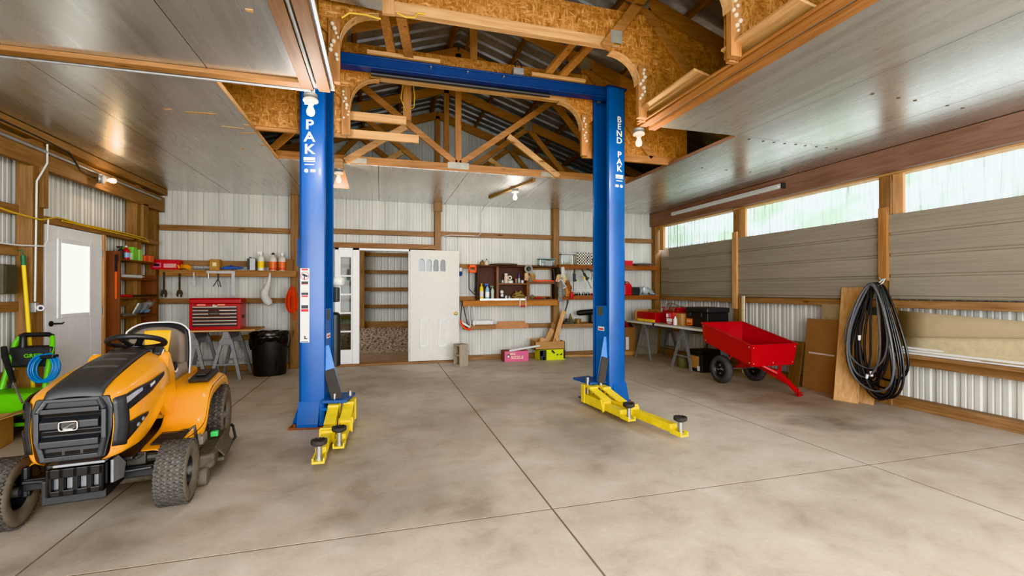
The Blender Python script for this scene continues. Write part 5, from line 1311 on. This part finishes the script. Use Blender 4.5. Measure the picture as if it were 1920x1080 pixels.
# hung gloves, straps and wheels
def gl(x, z, sx, sz, m, lb, name='work_glove', cat='glove', a=0):
    t = thing(name, lb, cat, (x, 8.642, z))
    M = Matrix.Rotation(a, 4, 'Y')
    B(M).tube([(0,0,0),(0,-.01,-sz*.35),(0,-.012,-sz*.7)], [sx*.5,sx*.62,sx*.5], 10).o('palm', m, t, smooth=True)
    for k in range(4): B(M).tube([(sx*(-.42+k*.28),-.01,-sz*.65),(sx*(-.46+k*.3),-.014,-sz*.85),(sx*(-.46+k*.3),-.01,-sz)], sx*.15, 6).o('finger', m, t, smooth=True)
    B(M).tube([(sx*.5,-.012,-sz*.3),(sx*.75,-.02,-sz*.5),(sx*.7,-.015,-sz*.65)], sx*.15, 6).o('thumb', m, t, smooth=True)
DGL = plain('glove_dark','2b2826',.8)
gl(2.76,1.70,.07,.14,TAN,'tan glove hanging left under the round black and white pulley'); gl(2.87,1.70,.07,.14,plain('glove_brown','b08a5c',.8),'brownish glove hanging right under the black and white pulley', a=-.3)
pl = thing('pulley_wheel', 'round black and white ratchet wheel hanging on the cabinet front', 'wheel', (2.80, 8.63, 1.785))
B().lathe([(.05,-.02),(.085,-.02),(.085,.02),(.05,.02)],(0,0,0),(0,1,0),24,closed=True).o('ring', plain('wheel_grey','8f8c88',.5), pl, smooth=True)
b = B()
for i in range(5): b.bar((.01*math.cos(i*1.2566),0,.01*math.sin(i*1.2566)),(.055*math.cos(i*1.2566),0,.055*math.sin(i*1.2566)),.02,.02,(0,1,0))
b.cyl((0,-.025,0),(0,.025,0),.022); b.o('spokes', BLK, pl)
gl(3.42,1.82,.075,.20,DGL,'black glove hanging highest on the wall post, over the strap'); gl(3.53,1.83,.075,.2,plain('glove_bw','d8d6d2',.8),'white and black glove hanging at top of the wall post')
gl(3.44,1.68,.07,.15,TAN,'cream glove hanging on the post below the black glove', a=.2); gl(3.55,1.68,.075,.16,plain('glove_cream','e0cda4',.8),'second cream glove on the post, to the right', a=-.1)
gl(3.62,1.56,.085,.30,LEATH,'long brown leather glove hanging right of the post', a=-.2); gl(3.61,1.42,.07,.18,plain('leather_lt','c08550',.7),'light brown leather glove over the darker leather one', a=-.1)
gl(3.47,1.40,.08,.26,plain('glove_grey','8d8a88',.8),'grey and black glove hanging lowest on the post'); gl(3.72,1.33,.065,.14,REDP,'red glove hanging at the end of bundle by shelf edge')
put('strap', PIP, 'white webbing strap looped among the hanging gloves', 'strap', lambda b: b.tube([(3.40,8.57,1.55),(3.47,8.56,1.58),(3.52,8.56,1.50),(3.58,8.56,1.43),(3.50,8.56,1.40)],.013,6), smooth=True)
put('strap', BLK, 'black webbing strap hanging behind the gloves on the post', 'strap', lambda b: b.tube([(3.36,8.70,1.80),(3.38,8.68,1.55),(3.42,8.67,1.35),(3.47,8.66,1.22),(3.52,8.66,1.3)],.02,6), smooth=True)
# power tools hanging from upper shelf
def hung(x, lb, m, w=.05, a=.3):
    t = thing('hanging_tool', lb, 'tool', (x, 8.65, 1.80))
    M = Matrix.Rotation(a, 4, 'Y')
    b = B(M); b.bar((0,0,.0),(0,0,-.12),w*.5,.03,(0,1,0)); b.bar((0,0,-.1),(.01,0,-.26),w,.04,(0,1,0)); b.bar((.01,0,-.2),(.06,0,-.24),.025,.03,(0,1,0)); b.o('body', m, t, bev=.01)
    b = B(M); b.tube([(.0,0,-.26),(.0,0,-.45)], .006, 6); b.o('shaft', BLK, t)
hung(3.79,'dark power tool hanging from shelf, nearest the gloves',GRY,.06,.05); hung(3.95,'black tool hanging at a slant from upper shelf',BLK,.05,-.5)
put('screwdriver', YELP, 'yellow-handled screwdriver hanging under the black tool', 'screwdriver', lambda b: b.cyl((4.02,8.65,1.66),(4.02,8.65,1.585),.016), parts=(('blade', GALV, lambda q: q.cyl((4.02,8.65,1.585),(4.02,8.65,1.40),.005)),))
put('wire_tool', GRY, 'grey wire-like tool hanging from shelf beside right lift column', 'tool', lambda b: (b.tube([(4.08,8.65,1.81),(4.15,8.65,1.76),(4.19,8.65,1.68),(4.16,8.65,1.58)],.006,6), b.bar((4.08,8.65,1.80),(4.20,8.65,1.76),.025,.03)))
for i, x in enumerate((3.80, 3.90, 4.02, 4.11)):
    t = thing('spring_clamp', ('first','second','third','fourth')[i]+' small dark clamp on the middle shelf, counting from the red glove', 'clamp', (x, 8.70, 1.256))
    for s in (-1, 1): B().ball((s*.028,0,.022),(.02,.03,.022),8,6).o('pad', BLK, t, smooth=True)
    B().tube([(-.028,0,.03),(-.02,0,.065),(.02,0,.065),(.028,0,.03)], .006, 6).o('band', GRY, t, smooth=True)
put('shelf_tool', CRATE, 'dull red cap with black tool on shelf beside right lift column', 'tool', lambda b: (b.ball((4.21,8.70,1.28),(.04,.04,.025),10,6), b.ball((4.29,8.70,1.29),(.045,.05,.035),10,6)), smooth=True)
# bottom shelf
eg = thing('small_engine', 'small grey-black machine with upright lever on the lowest shelf', 'machine', (3.70, 8.72, .686))
b = B(); b.box(-.13,.09,-.07,.07,.0,.04); b.cyl((-.02,0,.04),(-.02,0,.10),.06,n=14); b.o('base', plain('machine_grey','4c4c46',.6), eg, bev=.006)
B().lathe([(.05,0),(.045,.03),(.025,.10),(.012,.16),(0,.17)],(.03,0,.04),n=12).o('cone', plain('machine_olive','6a5a3a',.6), eg, smooth=True)
b = B(); b.tube([(-.14,0,.03),(-.11,0,.16),(-.05,0,.36),(-.03,0,.42),(-.025,0,.50)],[.02,.016,.014,.02,.02],8); b.o('lever', BLK, eg, smooth=True)
put('tin_bucket', plain('brass_dull','8a6c42',.5,.3), 'dull brown tin beside the machine on lowest shelf', 'tin', lambda b: b.lathe([(0,0),(.06,0),(.065,.09),(.06,.095),(0,.09)],(3.90,8.72,.686),n=18), smooth=True)
lb_ = thing('leaf_blower', 'black leaf blower with long tube on lowest shelf behind right column', 'leaf blower', (4.30, 8.72, .686))
B().box(-.14,.16,-.08,.08,0,.20).o('motor_housing', BLK, lb_, bev=.03); B().tube([(-.42,-.02,.21),(-.36,-.02,.215),(.0,0,.235),(.20,0,.25)],[.045,.055,.06,.07],12).o('blower_tube', plain('tube_black','1e1e20',.5), lb_, smooth=True)
# right of the column
carton('red_tin', 4.98, 5.17, 8.72, 8.83, 1.886, 2.0, REDP, 'red tin on upper wall shelf just right of the lift column', marks=((.02,.98,.86,.98,plain('tin_pale','e88a88',.5)),))
put('hub_plate', GALV, 'flat grey dish lying on the upper shelf near the corner', 'dish', lambda b: b.lathe([(0,0),(.15,0),(.21,.035),(.22,.04),(.21,.05),(.14,.012),(0,.012)],(5.41,8.74,1.886),n=26), smooth=True)
gc = thing('gas_can', 'red plastic fuel can on middle shelf right of the lift column', 'fuel can', (5.05, 8.75, 1.256))
b = B(); b.prism([(-.09,0),(.09,0),(.09,.20),(.05,.255),(-.05,.255),(-.09,.22)],'y',-.05,.05); b.o('body', REDP, gc, bev=.02)
B().tube([(-.05,0,.25),(-.05,0,.28),(.02,0,.285),(.05,0,.25)],.012,8).o('handle', REDP, gc, smooth=True); B().cyl((-.06,0,.25),(-.06,0,.31),.018).o('cap', BLK, gc)
put('battery', plain('box_dark','33373a',.6), 'dark grey battery box on the middle shelf beside the silver bag', 'box', lambda b: b.box(5.14,5.32,8.70,8.83,1.256,1.43), bev=.01)
put('foil_bag', plain('bag_silver','b4c2c8',.3,.3,var=.25,vs=10), 'crumpled silver-blue bag on the right end of middle shelf', 'bag', lambda b: b.grid(lambda u, v: (5.34+.42*u, 8.69+.13*v-.05*math.sin(PI*v)*math.sin(PI*u), 1.262+ (.21*math.sin(PI*min(1,v*.9+.08)))*(1-.55*u)*(math.sin(PI*min(1,u*1.0+.14))**.5)+.014*math.sin(17*u+9*v)+.01*math.sin(31*u)), 20, 10), smooth=True)
# ---------------------------------------------------------------- bench on the right
for y, lb in ((6.86, 'grey metal sawhorse under the nearer end of the right bench, behind the red cart'), (8.08, 'grey metal sawhorse under the far corner end of the right bench')):
    sawhorse(5.33, y, .66, .715, PI/2, lb, .27)
put('bench_top', CREAM, 'pale door slab laid over two sawhorses as a bench by the right wall', 'bench top', lambda b: b.box(4.84,5.62,6.02,8.42,.716,.752), bev=.004, parts=(('edge_clip', BLK, lambda q: q.box(4.832,4.86,7.43,7.47,.71,.756)),))
t = carton('red_case', 5.02, 5.24, 7.66, 8.30, .752, .935, RED, 'red case with yellow base at the far end of right bench')
B().box(5.005, 5.245, 7.68, 8.28, .753, .80).o('yellow_base', plain('yellow_base','efc94a',.5), t, bev=.006)
b = B(); b.box(5.30,5.32,7.95,8.35,.752,.98); b.box(5.0,5.30,8.34,8.36,.752,.97); tag(b.o('box_flaps', CARD), 'open brown carton flaps behind the red and yellow case', 'box')
t = put('red_chest', CRATE, 'dark red metal chest on right bench with clear plastic on top', 'chest', lambda b: b.box(5.14,5.46,7.14,7.62,.752,1.02), bev=.008, parts=(('lid', RED, lambda q: q.box(5.13,5.47,7.13,7.63,1.02,1.05)),))
put('plastic_wrap', m_glass('wrap',(.9,.9,.92,1),.3), 'crumpled clear plastic heaped on the dark red chest', 'plastic wrap', lambda b: b.grid(lambda u, v: (5.10+.26*v, 7.2+.42*u, 1.056+.075*math.sin(PI*u)*math.sin(PI*min(1,v+.2))+.012*math.sin(19*u+11*v)-(.10*(1-v*6) if v < .16 else 0)), 16, 10), smooth=True)
t = carton('bottle_carton', 4.99, 5.08, 7.08, 7.28, .752, .965, plain('carton_red','b03a34',.5), 'red and white printed carton standing in front of dark red chest')
for z0, z1, y0, y1, m in ((.80,.86,7.10,7.26,WHITE),(.88,.95,7.12,7.2,PINK),(.88,.94,7.21,7.27,WHITE),(.765,.79,7.12,7.24,PIP)): B().box(4.988,4.990,y0,y1,z0,z1).o('print', m, t)
put('white_bottle', PIP, 'small white bottle beside the printed carton on right bench', 'bottle', lambda b: b.lathe([(0,0),(.035,0),(.035,.10),(.015,.13),(.015,.15),(0,.15)],(5.0,7.02,.752),n=14), smooth=True)
carton('cardboard_box', 5.05, 5.28, 6.92, 7.14, .752, .955, CARD, 'plain cardboard box between printed carton and black tool chest')
bc = thing('black_tool_box', 'black plastic tool box with orange label on the right bench', 'tool box', (5.32, 6.60, .752))
b = B(); b.box(-.21,.21,-.27,.27,0,.24); b.o('body', plain('toolbox_black','222325',.5), bc, bev=.015)
b = B(); b.box(-.225,.225,-.285,.285,.24,.325); b.o('lid', plain('toolbox_black2','2b2c2f',.5), bc, bev=.02)
for y in (-.14, .14): B().box(-.235,-.208,y-.02,y+.02,.17,.24).o('latch', GRY, bc, bev=.004)
lbp = B().box(-.222,-.211,.10,.24,.015,.13).o('label_panel', plain('label_orange','e8762a',.5), bc)
text('RIDGID', .03, PIP, lbp, (-.223,.17,.085), (PI/2,0,-PI/2), bold=True, ext=.0008)
B().box(-.2235,-.222,.12,.22,.04,.05).o('print', DECK, lbp)
carton('wood_box', 4.98, 5.42, 6.06, 6.24, .752, .84, plain('box_walnut','80624a',.7), 'low brown wooden box on the nearest end of right bench')
# beneath the bench
t = carton('cardboard_box', 4.78, 5.10, 8.48, 8.80, 0, .60, CARDD, 'tall brown cardboard box on floor in the far right corner')
B().box(4.86,4.93,8.477,8.48,.14,.40).o('tape_print', PIP, t); B().box(4.79,5.09,8.477,8.48,.03,.10).o('flap', CARD, t)
for i, (x, y, r, m, lb) in enumerate(((4.84,8.6,.06,BLK,'black bundle on top of the tall corner cardboard box'), (4.95,8.62,.055,CRATE,'dark red bundle on top of the tall corner cardboard box'), (5.04,8.64,.05,BLK,'small black lump at right of the tall corner box top'))):
    put('rag_bundle', m, lb, 'rag', lambda b, x=x, y=y, r=r: b.grid(lambda u, v: (x+r*1.3*(u-.5)*2, y+r*(v-.5)*2, .602+r*1.8*math.sin(PI*u)*math.sin(PI*v)+.008*math.sin(20*u+7*v)), 10, 8), smooth=True)
put('grey_sheet', plain('sheet_grey','9a958a',.7), 'grey board leaning in the corner behind the bench sawhorse', 'board', lambda b: b.cb((5.50,8.66,.31),(.46,.02,.62),Matrix.Rotation(.12,3,'X')))
dc2 = thing('storage_case', 'black storage case on the floor under the nearer end of right bench', 'case', (5.30, 6.62, 0))
b = B(); b.box(-.2,.2,-.17,.17,0,.30); b.o('body', BLK, dc2, bev=.015); B().box(-.215,.215,-.185,.185,.30,.36).o('lid', plain('toolbox_black','' ), dc2, bev=.02)
B().box(-.204,-.199,-.10,.12,.06,.26).o('front_label', CARD, dc2); B().box(-.206,-.199,-.12,-.06,.02,.10).o('sticker', PAPER, dc2)
put('canister', plain('olive','5f5c42',.6), 'olive green canister beside the black case under right bench', 'canister', lambda b: b.lathe([(0,0),(.09,0),(.10,.02),(.10,.20),(.07,.24),(0,.25)],(5.16,7.02,0),n=18), smooth=True)
put('white_stick', plain('stick_pale','e0d2b0',.6), 'pale square stick standing against the post behind the cart', 'stick', lambda b: b.box(5.77,5.80,6.265,6.31,0,1.27))

# ---------------------------------------------------------------- against the right wall
def lean(name, y0, y1, xb, xt, h, th, m, lb, bev=.003):
    return tag(B().add([(xb,y0,0),(xb,y1,0),(xt,y1,h),(xt,y0,h),(xb-th,y0,0.0),(xb-th,y1,0.0),(xt-th,y1,h),(xt-th,y0,h)], [(0,1,2,3),(7,6,5,4),(0,4,5,1),(1,5,6,2),(2,6,7,3),(3,7,4,0)]).o(name, m, bev=bev), lb, 'board' if 'board' in name else 'cardboard')
lean('taupe_board', 4.40, 4.93, 5.835, 5.855, 1.18, .01, plain('board_taupe','a08f72',.7), 'tall taupe board leaning behind the brown cardboard sheet')
t = lean('cardboard_sheet', 4.36, 5.12, 5.72, 5.82, .97, .012, CARDD, 'large brown cardboard sheet leaning on the right wall behind boards')
B().cb((5.755,4.86,.50),(.004,.38,.022),Matrix.Rotation(.1,3,'Y')).o('pale_scuff', plain('scuff','c9b9ac',.7), t)
lean('brown_board', 5.14, 5.32, 5.68, 5.78, .62, .02, wood('brown_rough','5a3d24','7c5a38','z'), 'short dark brown board leaning at the far side of cardboard sheet')
def plank(p0, p1, q0, q1, th, m, lb):
    d = Vector((-th, -th*.4, 0)); P = [Vector(k) for k in (p0, p1, q1, q0)]
    tag(B().add(P+[k+d for k in P], [(0,1,2,3),(7,6,5,4),(0,4,5,1),(1,5,6,2),(2,6,7,3),(3,7,4,0)]).o('tall_board', m, bev=.003), lb, 'board')
BD = wood('board_z','c09060','deb684','z')
plank((5.46,4.44,0), (5.55,4.20,0), (5.83,4.62,1.40), (5.83,4.28,1.40), .025, BD, 'wide tall pine board leaning on the right wall beside hose bundle')
plank((5.62,4.30,0), (5.66,4.10,0), (5.86,4.34,1.06), (5.86,4.16,1.06), .025, BD, 'narrower pine board behind the tall one, partly hidden by hose')
hb = thing('hose_bundle', 'large bundle of black hose hanging from a post on right wall', 'hose', (5.72, 4.04, 1.47))
HT = Matrix.Translation(-Vector((5.72,4.04,1.47)))
RH = random.Random(3)
def loop(hw, hl, xo, yo, sk, r=.0125):
    pts = []
    for i in range(40):
        t = 2*PI*i/40
        s = (1-math.cos(t))/2                       # 0 at the hook, 1 at the bottom
        w = hw*math.sin(t)*(.42+.62*s)*(1.0)
        pts.append((5.66-xo-.05*math.sin(PI*s)-.03*s, 4.04+w+yo*s+sk*s*s, 1.44-hl*s+.012*math.sin(3*t+yo*40)))
    return pts
SPEC = [(.31,1.17,.10,-.0,.06),(.335,1.25,.13,-.03,-.02),(.30,1.30,.02,-.12,0),(.28,1.32,.05,-.1,0),(.26,1.12,.08,.04,.03),(.25,1.05,.03,0,.04),(.24,1.2,.06,.06,.02),(.29,1.22,.0,-.05,-.03),(.22,1.28,.09,-.09,-.02),(.31,.98,.12,.02,.02),(.2,1.24,.04,.03,.05),(.33,1.12,-.01,-.06,-.08),(.27,1.34,.07,-.08,0),(.23,1.10,.11,.07,.0),(.19,1.33,.02,-.06,-.02),(.30,1.27,.04,-.09,-.01)]
MH = [HOSE, plain('hose_grey','5c5e62',.4,var=.1), HOSE, plain('hose_dark','1f2022',.4,var=.1)]
for i, (hw, hl, xo, yo, sk) in enumerate(SPEC):
    B(HT).tube(loop(hw, hl, xo, yo, sk), .011+.0015*(i % 3), 8, True).o('hose_loop', MH[i % 4], hb, smooth=True)
for p in ([(5.62,4.07,1.42),(5.57,4.10,1.1),(5.56,4.14,.95),(5.56,4.15,.82)], [(5.62,4.05,1.42),(5.56,4.02,1.0),(5.56,4.02,.6),(5.57,4.06,.38)]):
    B(HT).tube([(k[0]-.06, k[1], k[2]) for k in p], .0115, 8).o('hose_end', HOSE, hb, smooth=True)
for p, q in (((5.56,4.15,.83),(5.56,4.152,.77)), ((5.57,4.06,.38),(5.57,4.075,.33)), ((5.58,4.03,.42),(5.58,4.02,.36))): B(HT).cyl((p[0]-.06,p[1],p[2]), (q[0]-.06,q[1],q[2]), .018, .014, 10).o('coupling', PIP, hb, smooth=True)
B(HT).tube([(5.74,4.04,1.50),(5.70,4.06,1.46),(5.60,4.09,1.42),(5.54,4.09,1.38)], .008, 6).o('tie_cord', CLOTH, hb, smooth=True)
B(HT).tube([(5.74,4.03,1.50),(5.70,4.02,1.46),(5.60,4.0,1.42),(5.54,3.99,1.38)], .008, 6).o('tie_cord', CLOTH, hb, smooth=True)
B(HT).tube([(5.795,4.05,1.51),(5.74,4.05,1.50),(5.70,4.05,1.49),(5.68,4.05,1.52)], .007, 6).o('hook', GALV, hb, smooth=True)
def sheet(z00, z01, z10, z11, x, m, lb, y0=.9, y1=3.93):
    """long panel on edge: z at the near and far ends"""
    b = B(); n = 10
    b.grid(lambda u, v: (x-.02*math.sin(3*u), y1+(y0-y1)*u, (z00*(1-u)+z10*u)*(1-v)+(z01*(1-u)+z11*u)*v), n, 4)
    return tag(b.o('siding_panel', m, smooth=True, solid=.012), lb, 'panel')
sheet(.66, 1.13, .66, .98, 5.82, BEIGE, 'long beige siding panel resting along the right wall ledge')
sheet(.64, .82, .70, 1.08, 5.78, plain('beige_light','c4b596',.6), 'paler beige siding strip in front of the long beige panel')
for i, (z, x, lb) in enumerate(((.655,5.76,'lowest white trim strip lying on the right wall ledge'), (.685,5.755,'middle white trim strip lying on the right wall ledge'), (.715,5.765,'topmost white trim strip lying on the right wall ledge'))):
    put('trim_strip', PVC, lb, 'trim strip', lambda b: b.box(x,x+.09,.9,3.93-.02*i,z-.013,z+.011), bev=.004)
put('ledge_board', WY, 'brown board forming a ledge under the white trim strips', 'board', lambda b: b.box(5.74,5.86,.9,3.96,.60,.64), bev=.003)
# ---------------------------------------------------------------- left side
ld = B(); x0, x1 = -3.52, -3.475
ld.box(x0,x1,6.16,6.36,.02,2.085); ld.box(x0,x1,6.96,7.20,.02,2.085); ld.box(x0,x1,6.36,6.96,.02,1.07); ld.box(x0,x1,6.36,6.96,1.93,2.085)
d3 = struct(ld.o('door_2', WHITE, bev=.003))
w6 = B()
for q in ((6.34,6.40,1.05,1.95),(6.92,6.98,1.05,1.95)): w6.box(-3.48,-3.465,q[0],q[1],q[2],q[3])
w6.box(-3.48,-3.465,6.40,6.92,1.05,1.10); w6.box(-3.48,-3.465,6.40,6.92,1.90,1.95)
w6.o('window_frame', WHITE, d3, bev=.008)
def m_frost():
    m, nt, bs = mk('frosted_glow')
    bs.inputs['Base Color'].default_value = (.95,.96,.93,1); bs.inputs['Roughness'].default_value = .5
    bs.inputs['Emission Color'].default_value = (.96,.98,.92,1); bs.inputs['Emission Strength'].default_value = 1.6  # pane glows by itself, standing in for daylight through the window
    return m
B().box(-3.505,-3.495,6.36,6.96,1.07,1.93).o('pane', m_frost(), d3)
b = B(); b.cyl((-3.475,6.235,1.0),(-3.462,6.235,1.0),.03,n=16); b.tube([(-3.465,6.235,1.0),(-3.43,6.235,1.0),(-3.425,6.26,1.0),(-3.425,6.33,.995),(-3.43,6.37,1.005)],.009,8); b.o('door_handle', BLK, d3, smooth=True)
for z in (.3, 1.1, 1.85): B().box(-3.478,-3.468,7.19,7.215,z-.05,z+.05).o('hinge', GALV, d3)
put('panel_box', OLIVE, 'dark olive metal box on the left wall above the yellow pole', 'box', lambda b: b.box(-3.655,-3.49,5.60,5.78,1.33,1.62), bev=.008, parts=(('cover', plain('cover','4c483e',.6), lambda q: q.box(-3.49,-3.475,5.62,5.76,1.35,1.60)),))
cm = thing('security_camera', 'small white security camera on the left wall post', 'camera', (-3.43, 5.93, 1.19))
B().box(-.05,.03,-.05,-.0,-.05,.05).o('junction_box', GALV, cm, bev=.005); B().lathe([(0,0),(.03,.0),(.035,.05),(.03,.06),(0,.06)],(.03,-.0,.0),(.6,-.7,-.1),16).o('body', PIP, cm, smooth=True); B().lathe([(0,0),(.016,0),(.016,.004),(0,.004)],(.068,-.045,-.006),(.6,-.7,-.1),14).o('lens', BLK, cm)
b = B(); b.cyl((-3.38,5.86,.0),(-3.47,5.83,1.62),.0165,n=12)
tag(b.o('broom_pole', YELP, smooth=True), 'yellow pole leaning against the left wall beside the post', 'pole'); 
put('wall_hook', plain('green_dark','2f6a4a',.5), 'dark green hook at the top of the yellow pole', 'hook', lambda b: (b.cyl((-3.47,5.83,1.62),(-3.475,5.83,1.72),.02), b.tube([(-3.475,5.83,1.72),(-3.475,5.82,1.78),(-3.5,5.80,1.76)],.006)), smooth=True)
pw = thing('pressure_washer', 'green and black pressure washer with coiled blue hose at far left', 'pressure washer', (-3.33, 5.58, 0))
G2 = plain('green_dull','4ea318',.45)
b = B(); b.prism([(-.20,.20),(.20,.17),(.24,.27),(.20,.34),(.02,.42),(-.20,.40)],'x',-.26,.26); b.o('housing', GREEN, pw, bev=.03, smooth=True)
b = B(); b.prism([(-.24,.09),(.22,.09),(.24,.19),(-.24,.21)],'x',-.24,.24); b.o('chassis', BLK, pw, bev=.01)
b = B(); b.bar((-.22,-.24,.13),(.22,-.24,.13),.03,.03); b.o('green_bar', G2, pw)
for s in (-1, 1):
    B().tube([(s*.17,.0,.36),(s*.16,.08,.60),(s*.15,.16,.84),(s*.13,.19,.90)], .022, 8).o('handle_tube', GREEN, pw, smooth=True)
    w_ = B().lathe([(.05,-.03),(.10,-.035),(.11,-.02),(.11,.02),(.10,.035),(.05,.03)],(s*.28,.12,.11),(1,0,0),24,closed=True).o('wheel', RUB, pw, smooth=True)
    B().cyl((s*.28-.025,.12,.11),(s*.28+.025,.12,.11),.052,n=18).o('rim', GRY, w_)
B().tube([(-.13,.19,.90),(-.10,.20,.92),(.10,.20,.92),(.13,.19,.90)], .024, 8).o('grip', BLK, pw, smooth=True)
b = B(); b.prism([(.09,.62),(.11,.80),(.17,.82),(.16,.60)],'x',-.17,.17); tr_ = b.o('tray', GRY, pw, bev=.012)
text('GREEN', .05, GREEN, tr_, (.05,.088,.72), (PI/2,0,0), bold=True, ext=.001)
b = B(); b.lathe([(.0,0),(.03,0),(.028,.10),(.015,.12),(0,.12)],(-.07,.13,.80),n=12); b.o('nozzle', BLK, tr_, smooth=True)
b = B()
for k in range(12):
    a = .125-.004*(k % 4); yy = .03-.012*(k % 6)
    b.tube([(.16+.03*(k//6)+a*.8*math.cos(2*PI*i/26), yy+.02*math.sin(2*PI*i/26), .60+a*1.05*math.sin(2*PI*i/26)+.006*(k % 3)) for i in range(26)], .0075, 6, True)
b.o('hose_coil', HBLUE, pw, smooth=True)
b = B(); b.box(.15,.26,-.03,.06,.70,.735); b.o('hose_hook', BLK, pw, bev=.01)
b = B(); b.tube([(-.11,-.05,.83),(-.08,-.08,.74),(.08,-.24,.52)], [.022,.026,.02], 10); wd = b.o('spray_wand', BLK, pw, smooth=True)
B().cyl((.08,-.24,.52),(.22,-.36,.35),.010,n=10).o('lance', CHROME, wd, smooth=True)
cx_ = thing('cardboard_box', 'open cardboard box at far left edge in front of pressure washer', 'box', (-3.36, 5.06, 0), rad(12))
b = B(); b.box(-.22,.20,-.16,-.155,0,.26); b.box(-.22,.20,.155,.16,0,.26); b.box(-.22,-.215,-.16,.16,0,.26); b.box(.195,.20,-.16,.16,0,.26); b.box(-.22,.2,-.16,.16,0,.005); b.o('walls', CARD, cx_)
B().add([(.20,-.16,.26),(.20,.16,.26),(.36,.15,.31),(.36,-.15,.31)],[(0,1,2,3)]).o('flap', CARD, cx_, solid=.005); B().add([(-.22,-.16,.26),(.20,-.16,.26),(.18,-.30,.30),(-.2,-.30,.30)],[(0,1,2,3)]).o('flap', CARD, cx_, solid=.005)
# lettering as plain meshes
bpy.context.view_layer.update()
dg = bpy.context.evaluated_depsgraph_get()
for o in [o for o in COL.objects if o.type == 'FONT']:
    me = bpy.data.meshes.new_from_object(o.evaluated_get(dg))
    n = o.name; par, mw, lb = o.parent, o.matrix_basis.copy(), o.get('label')
    bpy.data.objects.remove(o)
    q = bpy.data.objects.new('lettering', me); COL.objects.link(q); q.parent = par; q.matrix_basis = mw
    if lb: q['label'] = lb

GR = {'roof_truss': 'roof trusses over the bay', 'bulb_lamp': 'bare bulb lamps', 'work_glove': 'work gloves hung by the cabinet', 'spring_clamp': 'small clamps on the middle shelf',
 'pipe_wrench': 'pipe wrenches under the long shelf', 'cleaner_jug': 'jugs of orange cleaner', 'jar': 'jars in the cabinet', 'tin': 'tins on the shelves', 'wood_offcut': 'wood offcuts in the carton',
 'trim_strip': 'white trim strips on the ledge', 'product_box': 'boxes on the corner unit', 'wall_shelf': 'wooden wall shelves', 'timber_prop': 'timber props on the lift beam', 'beam_board': 'boards on the lift beam',
 'blocking_board': 'blocking boards by the arch', 'rag_bundle': 'bundles on the corner box', 'tall_board': 'boards against the right wall', 'spray_bottle': 'spray bottles on the shelves',
 'hand_tool': 'tools in the cabinet', 'tape_roll': 'tape rolls in the cabinet', 'caulk_tube': 'tubes on the shelves', 'hanging_tool': 'tools hung from the upper shelf', 'siding_panel': 'siding panels by the right wall',
 'oil_jug': 'jugs on top of the cabinet', 'plywood_scrap': 'plywood scraps', 'small_box': 'small boxes on the long shelf', 'cardboard_box': 'cardboard boxes', 'conduit': 'conduits', 'cable': 'loose cables', 'extension_cord': 'extension cords', 'strap': 'straps on the post'}
for o in COL.objects:
    k = o.name.split('.')[0]
    if o.parent is None and 'label' in o and 'group' not in o and k in GR: o['group'] = GR[k]
# ---------------------------------------------------------------- outside, light and camera
struct(B().box(-30, 60, -20, 80, -.4, -.21).o('ground', plain('lawn', '6f8a4e', .9, var=.25, vs=2)))
for i, (x, y, h, lb) in enumerate(((11.5, 4.2, 4.8, 'rounded green tree outside, nearest beyond the right windows'), (13, 8.2, 5.6, 'tall green tree outside behind the middle right window'), (12, 12.2, 5.2, 'green tree outside beyond the far right window'), (14, .5, 5.6, 'broad green tree outside past the nearest right window'))):
    t = thing('tree', lb, 'tree', (x, y, -.2), group='trees outside the right windows')
    B().cyl((0,0,0), (0,0,h*.5), .16, .1).o('trunk', BR, t)
    b = B()
    for k in range(26):
        a = R.uniform(0, 6.28); q = R.uniform(0, 1.4); 
        b.ball((q*math.cos(a), q*math.sin(a), h*R.uniform(.32, .95)), R.uniform(.35, .7), 8, 6)
    b.o('crown', plain('leaves', '5d7f48', .8, var=.5, vs=4), t)

w = bpy.data.worlds.new('World'); bpy.context.scene.world = w; w.use_nodes = True
bg = w.node_tree.nodes['Background']
bg.inputs[0].default_value = (.93, .97, 1.0, 1); bg.inputs[1].default_value = WORLD
def area(name, loc, rot, sx, sy, e, c=(1,1,1)):
    L = bpy.data.lights.new(name, 'AREA'); L.shape = 'RECTANGLE'; L.size = sx; L.size_y = sy; L.energy = e; L.color = c
    o = bpy.data.objects.new(name, L); COL.objects.link(o); o.location = loc; o.rotation_euler = rot
    return o
area('daylight_from_open_door', (1.2, -2.2, 1.7), (rad(88), 0, 0), 8.5, 2.6, EDOOR, (1, .985, .96))
area('daylight_right_windows', (7.7, 3.8, 3.9), (0, rad(52), 0), .9, 9, EWIN, (.95,.98,1))

area('lean_to_fill', (-4.5, 13.5, 3.2), (0, rad(-60), 0), 5, 2.5, 260, (.97,.98,1))  # added lamp inside the closed lean-to, only there to brighten it
cam = bpy.data.cameras.new('camera'); co = bpy.data.objects.new('camera', cam); COL.objects.link(co)
co.location = (0, 0, 1.37); co.rotation_euler = (rad(90.247), 0, rad(-15.939))
cam.sensor_width = 36; cam.lens = 863.15/1920*36; cam.clip_start = .05; cam.clip_end = 300
sc = bpy.context.scene
sc.camera = co
sc.view_settings.view_transform = 'Khronos PBR Neutral'
sc.view_settings.exposure = EXPO
sc.cycles.use_denoising = True
sc.cycles.max_bounces = 10
sc.cycles.diffuse_bounces = 5
sc.cycles.caustics_reflective = False; sc.cycles.caustics_refractive = False
sc.cycles.sample_clamp_indirect = 6
